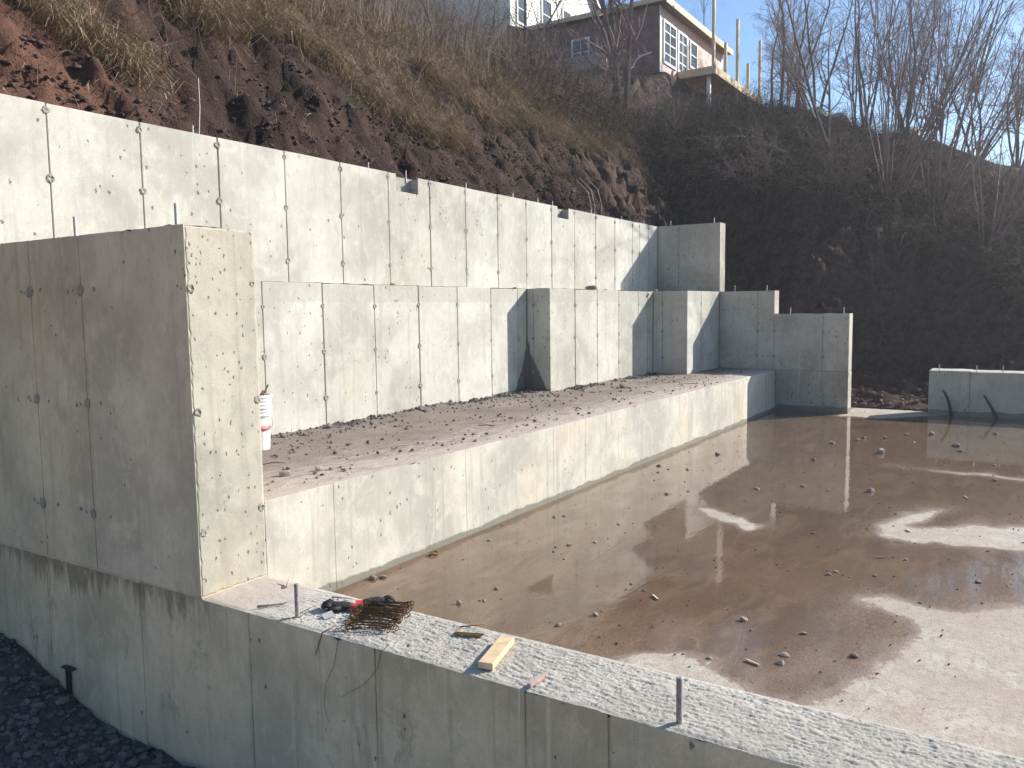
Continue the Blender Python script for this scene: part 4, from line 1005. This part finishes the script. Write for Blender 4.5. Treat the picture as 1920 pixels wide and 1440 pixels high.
# hanging roots and bleached sticks
def stick(name, label, pts, r, mat='paletwig', cat='stick', group=None):
    mb = MB(); mb.tube(pts, [r * (1 - .5 * i / (len(pts) - 1)) for i in range(len(pts))], 6); o = mb.build(name, M[mat], smooth=True); tag(o, label, cat, group); return o
b = lambda x, y, dz=0: (x, y, hz(x, y) + dz)
stick('stick', 'bleached broken branch lying on the earth behind the upper wall at the left', [b(4.95, 8.25, .16), b(5.3, 8.35, .16), b(5.65, 8.5, .12)], .022)
stick('stick', 'second bleached branch crossing the first behind the upper wall', [b(5.0, 8.3, .06), b(5.35, 8.3, .22), b(5.75, 8.35, .1), b(6.1, 8.4, .02)], .015)
stick('sapling', 'single pale thin stalk standing on the bare bank', [b(6.55, 8.6, 0), b(6.6, 8.75, .5), b(6.75, 8.9, .85), b(6.9, 9.1, .95)], .009, cat='stalk')
for i, (x, y, dz) in enumerate([(17.2, 8.9, .5), (17.45, 8.95, .4), (17.7, 8.9, .55)]):
    z0 = hz(x, y); stick('hanging_root', ('left', 'middle', 'right')[i] + ' one of three pale roots hanging on the dark bank above the upper wall end', [(x + .1, y + .3, z0 + 1.0), (x + .12, y, z0 + .7), (x + .02 * i, y - .15, z0 + .3), (x - .1, y - .2, z0 - .1)], .012, group='pale roots on the bank', cat='root')
stick('plank', 'long grey weathered board lying on the dark slope below the deck', [b(28, 10.2, .1), b(28.6, 8.6, .1)], .10, 'greywood', 'plank')
stick('plank', 'second weathered board farther down the dark slope below the deck', [b(28.6, 8.2, .1), b(28.4, 7.2, .1)], .12, 'greywood', 'plank')

# ------------------------------------------------------------------ houses
def window(parent, face, plane, u0, u1, z0, z1, bars=(1, 1), name='window', fr=.09, mat='trimwhite'):
    """frame with glazing bars proud of a wall; pane as sub-part"""
    def bx(mb_, a, b_, c, d, o0, o1):
        if face == 'y': mb_.box((a, plane - o1, c), (b_, plane - o0, d))
        else: mb_.box((plane - o1, -b_, c), (plane - o0, -a, d))
    mb = MB(); bx(mb, u0, u0 + fr, z0, z1, .002, .06); bx(mb, u1 - fr, u1, z0, z1, .002, .06); bx(mb, u0 + fr, u1 - fr, z0, z0 + fr, .002, .06); bx(mb, u0 + fr, u1 - fr, z1 - fr, z1, .002, .06)
    o = mb.build(name, M[mat], parent)
    mb = MB(); bx(mb, u0 + fr, u1 - fr, z0 + fr, z1 - fr, .004, .018); mb.build('pane', M['glass'], o)
    mb = MB(); w_ = .025
    for i in range(1, bars[0] + 1):
        c = u0 + (u1 - u0) * i / (bars[0] + 1); bx(mb, c - w_, c + w_, z0 + fr, z1 - fr, .019, .042)
    for i in range(1, bars[1] + 1):
        c = z0 + (z1 - z0) * i / (bars[1] + 1); bx(mb, u0 + fr, u1 - fr, c - w_, c + w_, .019, .040)
    mb.build('glazing_bars', M[mat], o)
    return o
XH, YH, ZH = 36.0, 14.81, 13.0
bh = thing('brown_house', 'low unfinished brown house with pinkish sunlit side on the hilltop', 'house', (40, 18, ZH))
MB().box((XH, YH + .02, 11.8), (XH + .12, 24.5, 15.98)).build('brown_wall', M['brown'], bh)
MB().box((XH + .001, YH, 12.4), (44.9, YH + .12, 15.98)).build('pink_wall', M['pink'], bh)
MB().box((XH + .12, 24.3, 11.8), (44.9, 24.5, 15.98)).build('back_wall', M['brown'], bh)
MB().box((44.78, YH + .12, 11.8), (44.9, 24.3, 15.98)).build('rear_wall', M['brown'], bh)
rf = MB().box((XH - .35, YH - .42, 16.06), (45.2, 24.8, 16.2)).build('roof', M['roof'], bh)
mb = MB(); mb.box((XH - .40, YH - .47, 15.98), (XH - .351, 24.8, 16.19)); mb.box((XH - .35, YH - .47, 15.90), (45.2, YH - .421, 16.19)); mb.build('fascia', M['lumber'], rf)
mb = MB(); mb.box((XH - .35, YH - .42, 15.985), (45.2, YH - .001, 16.058)); mb.box((XH - .35, YH, 15.985), (XH - .001, 24.8, 16.058)); mb.build('soffit', M['soffit'], rf)
window(bh, 'x', XH, -19.34, -18.37, 13.9, 15.22, (1, 1), mat='trimwhite')
for a, b_ in ((36.35, 37.95), (38.15, 39.4)): window(bh, 'y', YH, a, b_, 13.5, 15.45, (1, 3), 'door', .11)
window(bh, 'y', YH, 39.75, 40.8, 14.1, 15.4, (0, 1))
window(bh, 'y', YH, 41.1, 41.9, 13.75, 14.25, (0, 0))
MB().box((XH - .02, YH - .02, 12.4), (XH + .1, YH - .001, 15.98)).build('corner_board', M['trimwhite'], bh)
for z in (13.35, 14.2, 15.05): MB().box((XH - .012, YH + .03, z), (XH - .001, 24.4, z + .02)).build('batten', M['soffit'], bh)
mb = MB(); mb.box((XH - .06, 17.3, 13.55), (XH - .013, 18.2, 13.62)); mb.build('flashing', M['orange'], bh)
# deck with posts
XD0, XD1, YD0, ZD = 38.17, 45.95, 12.98, 13.5
dk = thing('deck', 'new lumber deck with tall bare posts on the sunny side of the brown house', 'deck', (42, 13.9, ZD))
nb = 13
for i in range(nb):
    y0 = YD0 + (YH - .06 - YD0) * i / nb; MB().box((XD0, y0, ZD - .04), (XD1, y0 + (YH - .06 - YD0) / nb - .008, ZD)).build('plank', M['lumber'], dk)
MB().box((XD0 - .045, YD0 - .045, ZD - .36), (XD1 + .04, YD0 - .002, ZD - .002)).build('rim_board', M['lumber'], dk)
MB().box((XD0 - .045, YD0, ZD - .36), (XD0 - .002, YH - .06, ZD - .002)).build('rim_board', M['lumber'], dk)
for i in range(15):
    x = XD0 + .25 + i * .52; MB().box((x, YD0, ZD - .28), (x + .045, YH - .06, ZD - .042)).build('joist', M['lumber'], dk)
for x, y, h in ((XD0 + .02, YD0 + .06, 3.6), (41.8, YD0 + .06, 3.12), (45.75, YD0 + .06, 3.10), (39.95, YD0 + .06, 1.5), (43.62, YD0 + .06, 1.4)):
    MB().box((x - .065, y - .055, ZD + .001), (x + .065, y + .075, ZD + h)).build('post', M['lumber'], dk)
for x, y in ((38.6, 13.4), (42.4, 13.3), (45.6, 13.3)):
    MB().box((x - .08, y - .08, 11.0), (x + .08, y + .08, ZD - .285)).build('leg', M['trimwhite'], dk)
# white house
XW, YW = 46.0, 29.2
wh = thing('white_house', 'tall cream house with clapboard siding behind the brush', 'house', (52, 34, 17))
WX1 = 58.4; ridge = (XW + WX1) / 2
nl = 44; z0 = 16.5
mb = MB(); mb.box((XW + .03, YW + .03, z0), (WX1 - .03, YW + .12, 24.7)); mb.box((XW + .03, YW + .121, z0), (XW + .12, 42, 24.7)); mb.box((WX1 - .12, YW + .121, z0), (WX1 - .03, 42, 24.7)); mb.box((XW + .121, 41.9, z0), (WX1 - .121, 42, 24.7))
mb.add([(XW + .03, YW + .03, 24.7), (WX1 - .03, YW + .03, 24.7), (ridge, YW + .03, 31.5), (XW + .03, YW + .12, 24.7), (WX1 - .03, YW + .12, 24.7), (ridge, YW + .12, 31.5)], [(0, 1, 2), (5, 4, 3), (0, 3, 4, 1), (1, 4, 5, 2), (2, 5, 3, 0)])
mb.build('wall', M['sidewhite'], wh)
for i in range(nl):                                # clapboards on the two sides in view
    a = 17.2 + i * .20
    ee = 0 if a < 24.6 else (a + .2 - 24.7) * (WX1 - XW) / 2 / 6.8
    m_ = MB(); m_.add([(XW + ee, YW + .028, a + .20), (WX1 - ee, YW + .028, a + .20), (WX1 - ee, YW - .012, a), (XW + ee, YW - .012, a), (XW + ee, YW + .028, a), (WX1 - ee, YW + .028, a)], [(3, 2, 1, 0), (4, 5, 2, 3)]); m_.build('clapboard', M['sidewhite'], wh)
    if a < 24.6:
        m_ = MB(); m_.add([(XW + .028, 42, a + .20), (XW + .028, YW, a + .20), (XW - .012, YW, a), (XW - .012, 42, a), (XW + .028, 42, a), (XW + .028, YW, a)], [(3, 2, 1, 0), (4, 5, 2, 3)]); m_.build('clapboard', M['sidewhite'], wh)
MB().box((XW - .04, YW - .04, z0), (XW + .18, YW - .013, 24.7)).build('corner_board', M['trimwhite'], wh)
MB().box((XW - .04, YW - .012, z0), (XW - .013, YW + .2, 24.7)).build('corner_board', M['trimwhite'], wh)
MB().tube([(XW - .1, YW + 1.0, z0), (XW - .1, YW + 1.0, 24.6)], .06, 8).build('downspout', M['trimwhite'], wh)
for a, b_, c, d in ((46.75, 48.1, 20.95, 23.0), (49.95, 51.4, 21.4, 23.6), (52.9, 54.2, 22.1, 23.7)): window(wh, 'y', YW - .012, a, b_, c, d, (0, 1), fr=.14)
th = .18; ov = .5
for s in (-1, 1):
    ex = ridge + s * ((WX1 - XW) / 2 + ov); ez = 24.7 - 6.8 * ov / ((WX1 - XW) / 2)
    m_ = MB(); m_.add([(ridge, YW - .4, 31.52), (ex, YW - .4, ez + .02), (ex, 42.4, ez + .02), (ridge, 42.4, 31.52), (ridge, YW - .4, 31.72), (ex, YW - .4, ez + .22), (ex, 42.4, ez + .22), (ridge, 42.4, 31.72)], [(0, 1, 2, 3), (7, 6, 5, 4), (0, 4, 5, 1), (1, 5, 6, 2), (2, 6, 7, 3)])
    r_ = m_.build('roof', M['roof'], wh)
    m_ = MB(); m_.add([(ridge, YW - .44, 31.4), (ex, YW - .44, ez - .1), (ex, YW - .405, ez - .1), (ridge, YW - .405, 31.4), (ridge, YW - .44, 31.74), (ex, YW - .44, ez + .24), (ex, YW - .405, ez + .24), (ridge, YW - .405, 31.74)], [(0, 1, 2, 3), (7, 6, 5, 4), (0, 4, 5, 1), (1, 5, 6, 2), (3, 2, 6, 7)])
    m_.build('rake_board', M['trimwhite'], r_)
o = MB().obox((33.2, 20.2, hz(33.2, 20.2) + .9), (.02, 1.3, .45), (.01, -.25, .7), (.03, 0, .0)).build('plywood_sheet', M['soffit']); tag(o, 'tan plywood sheet leaning in the brush between the two houses', 'plywood')
o = MB().obox((33.0, 17.6, hz(33.0, 17.6) + .5), (.02, 1.6, .05), (.0, .0, .3), (.03, 0, 0)).build('plywood_sheet', M['greywood']); tag(o, 'weathered board on edge below the brown house window', 'board')
for x, y, lb, mt in ((38.5, 7.5, 'pale scrap heap on the skyline between bare trees', 'greytag'), (38.0, 4.6, 'pale scrap heap on the skyline behind the whips', 'paletwig'), (38.2, 8.3, 'green tarp scrap on the skyline', 'tarp')):
    o = inst(stone_mesh(int(x * 10 + y), M[mt], .5), 'scrap_heap', None, (x, y, hz(x, y)), (0, 0, 1), (.5, .8, .7)); tag(o, lb, 'scrap')

# ------------------------------------------------------------------ small things
# bucket on the ledge
bx_, by_, bz_ = 5.525, 6.63, ZB + .012
bu = thing('bucket', 'tall white plastic bucket with red print standing on the ledge beside the pier wall', 'bucket', (bx_, by_, bz_))
mb = MB(); mb.lathe([(.125, 0), (.128, .01), (.150, .33), (.158, .46), (.152, .46), (.120, .03)], 28); mb.build('body', M['white'], bu, (bx_, by_, bz_), True)
for k, zz in enumerate((.345, .455)):
    mb = MB(); mb.lathe([(.151, zz), (.163, zz + .003), (.163, zz + .03), (.154, zz + .034), (.154, zz + .045), (.164, zz + .048), (.164, zz + .062), (.155, zz + .066), (.155, zz + .076), (.167, zz + .079), (.167, zz + .104), (.156, zz + .108), (.149, zz + .10), (.149, zz - .002)], 28)
    mb.build('rim', M['white'], bu, (bx_, by_, bz_), True)
mb = MB(); mb.lathe([(.1410, .20), (.1455, .255), (.1430, .255), (.1385, .20)], 28); mb.build('printed_band', M['redband'], bu, (bx_, by_, bz_), True)
a0, a1 = -PI * .95, .05
mb = MB(); mb.tube([(bx_ + .163 * math.cos(a), by_ + .163 * math.sin(a), bz_ + .38 - .16 * math.sin((a - a0) / (a1 - a0) * PI)) for a in [a0 + (a1 - a0) * i / 16 for i in range(17)]], .004, 6); mb.build('handle', M['dullsteel'], bu)
mb = MB(); mb.lathe([(.13, .50), (.13, .545), (.02, .57)], 14); mb.build('contents', M['rust'], bu, (bx_, by_, bz_))
for i, (dx, dy, a) in enumerate(((.03, -.04, .2), (-.03, .03, -.15), (.05, .02, .1))):
    MB().tube([(bx_ + dx, by_ + dy, bz_ + .5), (bx_ + dx + a * .35, by_ + dy - .05, bz_ + .66 - .03 * i)], .008, 6).build('stake', M['rust'], bu)

# bundle of rusty bent wires
rw = random.Random(3)
wb = thing('wire_bundle', 'bundle of rusty bent wire ties beside the black and red gloves', 'wire', (3.78, 3.42, ZL))
# long axis of each tie from ua to ub, stacked across
c0 = V((3.80, 3.46, ZL)); ul = V((.42, -.91, 0)).normalized(); us = V((.91, .42, 0)).normalized()
def tie_wire(o_s, z, yaw, ln, k):
    u = (ul * math.cos(yaw) + us * math.sin(yaw)); s = (us * math.cos(yaw) - ul * math.sin(yaw)); c = c0 + s * o_s + V((0, 0, z)) + u * rw.uniform(-.02, .02)
    mb = MB(); pts = []
    h = ln / 2
    for i in range(9):                              # eye, shank, eye
        a = PI * .15 + 1.7 * PI * i / 8; pts.append(c - u * (h + .018 - .018 * math.cos(a) * 1) + V((0, 0, .012 * math.sin(a))) + s * .010 * math.sin(a + .6))
    pts += [c - u * h * .5 + V((0, 0, rw.uniform(-.002, .004))), c + u * h * .5 + V((0, 0, rw.uniform(-.002, .004)))]
    for i in range(9):
        a = PI * 1.15 - 1.7 * PI * i / 8; pts.append(c + u * (h + .018 - .018 * math.cos(PI - a)) + V((0, 0, .012 * math.sin(a))) + s * .010 * math.sin(a))
    mb.tube(pts, .0034, 5); return mb.build('tie_wire', M['rust'], wb)
for i in range(40):
    lay = i // 14
    tie_wire(-.20 + .40 * ((i % 14) / 13) + rw.uniform(-.012, .012), .016 + .020 * lay + rw.uniform(0, .01), rw.gauss(0, .05), .24 + rw.uniform(-.02, .02), i)
for i in range(3):
    q = c0 + us * (-.12 + .12 * i) + V((0, 0, .075)); MB().tube([q - ul * .15, q + ul * .02 + V((0, 0, .006)), q + ul * .16], .003, 5).build('tie_wire', M['rust'], wb)

# pair of gloves
def glove(name, label, c, yaw, mat, flip=1):
    T = thing(name, label, 'glove', c, 'work gloves on the low wall'); bm = bmesh.new(); bmesh.ops.create_icosphere(bm, subdivisions=3, radius=1)
    for v in bm.verts:
        p = v.co.copy(); v.co = V((p.x * .085, p.y * .052, (p.z + 1) * .022)); v.co += V((0, 0, .006)) * noise.noise(v.co * 30 + V(c)); v.co.y *= 1 + .25 * (p.x > .3)
    me = bpy.data.meshes.new('palm'); bm.to_mesh(me); bm.free(); me.materials.append(M[mat]); me.polygons.foreach_set('use_smooth', [True] * len(me.polygons))
    o = inst(me, 'palm', T, c)
    parts = []
    for k, (y, ln, cu) in enumerate(((-.040, .062, .01), (-.014, .075, .016), (.012, .072, .012), (.036, .058, .006))):
        mb = MB(); mb.tube([(.055, y, .020), (.055 + ln * .5, y * 1.15, .024 + cu), (.055 + ln * .85, y * 1.2, .020 + cu * .3), (.055 + ln, y * 1.2, .014)], [.0135, .0135, .012, .006], 8)
        parts.append(mb.build('finger', M['black'], T, c, True))
    mb = MB(); mb.tube([(-.01, .045 * flip, .018), (.025, .078 * flip, .022), (.055, .088 * flip, .018), (.065, .09 * flip, .014)], [.015, .014, .012, .006], 8); parts.append(mb.build('thumb', M['black'], T, c, True))
    mb = MB(); mb.tube([(-.065, 0, .02), (-.10, 0, .020), (-.125, 0, .018)], [.036, .042, .044], 10, None, False); q = mb.build('cuff', M['red'], T, c, True); q.scale = (1, 1, .55)
    parts.append(q); T.rotation_euler = (0, 0, yaw); return T
ga = glove('glove', 'black work glove with red cuff lying on the rough wall top, nearer the bolt', (3.80, 3.80, ZL + .012), math.radians(118), 'black')
gb = glove('glove', 'second black and red work glove half under the rusty wire bundle', (3.96, 3.64, ZL + .02), math.radians(-48), 'black', -1)
MB().obox((3.66, 3.72, ZL + .035), (.035, .02, .008), (-.010, .018, .004), (0, 0, .0012)).build('tag', M['greytag'], ga, (0, 0, 0)) if False else None
o = MB().obox((3.655, 3.77, ZL + .02), (.034, -.012, .004), (.008, .022, .010), (0, 0, .0015)).build('paper_tag', M['greytag']); tag(o, 'small grey folded tag beside the black glove', 'tag')

# wood block: four corners on the wall top
q = [V(p) for p in ((3.53, 2.50, 0), (3.545, 2.425, 0), (3.915, 2.515, 0), (3.90, 2.595, 0))]
cc = V((3.722, 2.508, ZL + .026)); ax = V((.92, .235, 0)).normalized() * .19; ay = V((-.235, .92, 0)).normalized() * .043
bm = bmesh.new(); bmesh.ops.create_cube(bm, size=2)
for v in bm.verts: v.co = cc + ax * v.co.x + ay * v.co.y + V((0, 0, .019)) * v.co.z
bmesh.ops.bevel(bm, geom=bm.edges[:], offset=.002, segments=1, affect='EDGES')
me = bpy.data.meshes.new('wood_block'); bm.to_mesh(me); bm.free(); me.materials.append(M['wood'])
o = bpy.data.objects.new('wood_block', me); link(o); tag(o, 'short pale cut-off of lumber lying across the rough wall top', 'wood block')
mb = MB().obox((3.55, 2.14, ZL + .018), (.07, -.006, 0), (.001, .011, 0), (0, 0, .009)); mb.obox((3.625, 2.133, ZL + .02), (.012, .003, .002), (-.001, .010, .001), (0, 0, .008)); o = mb.build('wood_scrap', M['pinkwood']); tag(o, 'short pinkish stick at the outer edge of the rough wall top', 'stick')
for i in range(4):
    p = V((3.835 + .011 * i, 2.89, ZL + .014 + .002 * (i % 2))); MB().box((0, 0, 0), (0.001, .001, .001)) 
    mb = MB().obox(p + V((.02, -.075, 0)), (.022 + .003 * i, -.085, 0), (.0035, .001, 0), (0, 0, .003)); o = mb.build('flat_pin', M['rust']); tag(o, ('outermost', 'second', 'third', 'innermost')[i] + ' of four rusty flat pins in a sheaf near the wood block', 'pin', 'form pins near the wood block')
stick('nail', 'long pale rusty nail at the inner edge of the wall top near the form pins', [(3.94, 2.93, ZL + .014), (4.0, 2.87, ZL + .014), (4.05, 2.825, ZL + .014)], .005, 'rust', 'nail')
stick('steel_bar', 'short bent dark bar lying on the wall top beside the pier wall', [(3.53, 4.30, ZL + .014), (3.60, 4.255, ZL + .012), (3.66, 4.20, ZL + .012), (3.70, 4.17, ZL + .03)], .009, 'dullsteel', 'bar')
stick('stick', 'small pale stick against the foot of the ledge wall corner', [(3.91, 4.44, ZL + .012), (3.97, 4.49, ZL + .02), (4.02, 4.52, ZL + .05)], .008, 'greywood')
stick('steel_bar', 'thin dark rod on the wall top behind the gloves', [(3.92, 4.0, ZL + .014), (3.97, 3.87, ZL + .014)], .006, 'dullsteel', 'bar')
for i, (p0, p1) in enumerate((((3.60, 3.94, .012), (3.76, 3.86, .03)), ((3.62, 3.97, .014), (3.80, 3.93, .022)), ((3.57, 3.92, .012), (3.68, 3.98, .016)))):
    stick('wire_scrap', ('longer straight', 'upper thin', 'short outer')[i] + ' scrap of dull wire between the bolt and the gloves', [(p0[0], p0[1], ZL + p0[2]), ((p0[0] + p1[0]) / 2, (p0[1] + p1[1]) / 2 + .01, ZL + .024), (p1[0], p1[1], ZL + p1[2])], .0035, 'dullsteel', 'wire', 'wire scraps by the bolt')
# wires hanging down the shaded outer face
def hang(label, pts, r=.0018): return stick('loose_wire', label, pts, r, 'rust', 'wire')
hang('long rusty wire hanging down the outer face of the low wall', [(3.52, 3.46, ZL + .02), (3.452, 3.48, ZL + .0), (3.448, 3.52, .15), (3.448, 3.60, 0.0), (3.448, 3.62, -.14), (3.447, 3.58, -.24)])
hang('curved rusty wire hanging beside the long one on the low wall face', [(3.50, 3.12, ZL + .02), (3.452, 3.14, ZL - .01), (3.448, 3.17, .2), (3.448, 3.28, .08), (3.446, 3.40, 0.0), (3.447, 3.48, -.05)])
hang('short wire end with a knot over the edge of the low wall', [(3.55, 3.60, ZL + .02), (3.455, 3.62, ZL + .005), (3.448, 3.66, .22), (3.445, 3.68, .17)], .004)
# bent strap on the outer face
st = thing('steel_strap', 'dark bent steel strap sticking out of the low wall face at the left', 'strap', (3.45, 6.53, -.6))
MB().box((3.437, 6.515, -.80), (3.448, 6.575, -.565)).build('plate', M['darkpipe'], st); MB().box((3.405, 6.43, -.5645), (3.4475, 6.575, -.553)).build('bent_end', M['darkpipe'], st)
# two pipes in the water before the footing wall
stick('pipe', 'bent black pipe rising from the water against the footing wall near its corner', [(18.86, 1.36, -.05), (18.85, 1.385, .15), (18.84, 1.43, .34), (18.84, 1.49, .47), (18.84, 1.535, .53)], .035, 'darkpipe', 'pipe')
stick('pipe', 'straight black pipe leaning on the footing wall farther right', [(18.80, .53, -.05), (18.85, .66, .22), (18.87, .80, .46)], .030, 'darkpipe', 'pipe')
# coil of cable dropped by the ledge wall
mb = MB(); mb.tube([(5.92 + .055 * math.cos(a), 4.69 + .03 * math.sin(a), .012 + .01 * math.sin(2 * a)) for a in [2 * PI * i / 14 for i in range(16)]], .008, 6); o = mb.build('cable_loop', M['rust'], smooth=True); tag(o, 'small dark loop of cable in the water at the foot of the ledge wall', 'cable')
for i, (x, y, a) in enumerate(sorted(((9.0, 1.0, .4), (5.9, 2.45, .8), (12.0, 1.4, 1.9), (14.9, 1.6, .2), (7.9, 1.1, 2.2), (5.1, 1.45, 1.2), (10.9, .6, .5)))):
    o = MB().obox((x, y, .006), (.05 * math.cos(a), .05 * math.sin(a), .002), (-.008 * math.sin(a), .008 * math.cos(a), .002), (0, 0, .004)).build('wood_chip', M['paletwig']); tag(o, 'thin pale splinter of wood on the wet slab, ' + ORD[i] + ' out from the low wall', 'splinter', 'splinters on the slab')
for i in range(7):
    x = 4.6 + 1.5 * i + rnd.random(); y = 5.0 + 1.4 * rnd.random(); a = rnd.uniform(0, 3.1)
    stick('stick', 'short twig in the dirt on the ledge, ' + ORD[i] + ' from the pier wall', [(x, y, ZB + .03), (x + .12 * math.cos(a), y + .12 * math.sin(a), ZB + .035), (x + .22 * math.cos(a + .2), y + .22 * math.sin(a + .2), ZB + .028)], .008, 'bark', group='twigs on the ledge')

# ------------------------------------------------------------------ thin haze added in place of veiling lens glare
hm = bpy.data.materials.new('glare_haze'); hm.use_nodes = True; hn = hm.node_tree
hn.nodes.remove(hn.nodes['Principled BSDF'])
pv = hn.nodes.new('ShaderNodeVolumePrincipled'); pv.inputs['Color'].default_value = (.90, .91, .95, 1)
pv.inputs['Density'].default_value = .0012; pv.inputs['Anisotropy'].default_value = .55
hn.links.new(pv.outputs[0], hn.nodes['Material Output'].inputs['Volume'])
hb = MB().box((-920, -920, -3.6), (920, 920, 34)).build('haze', hm); tag(hb, 'thin pale haze over the hillside, added to imitate lens glare', 'haze', kind='stuff')
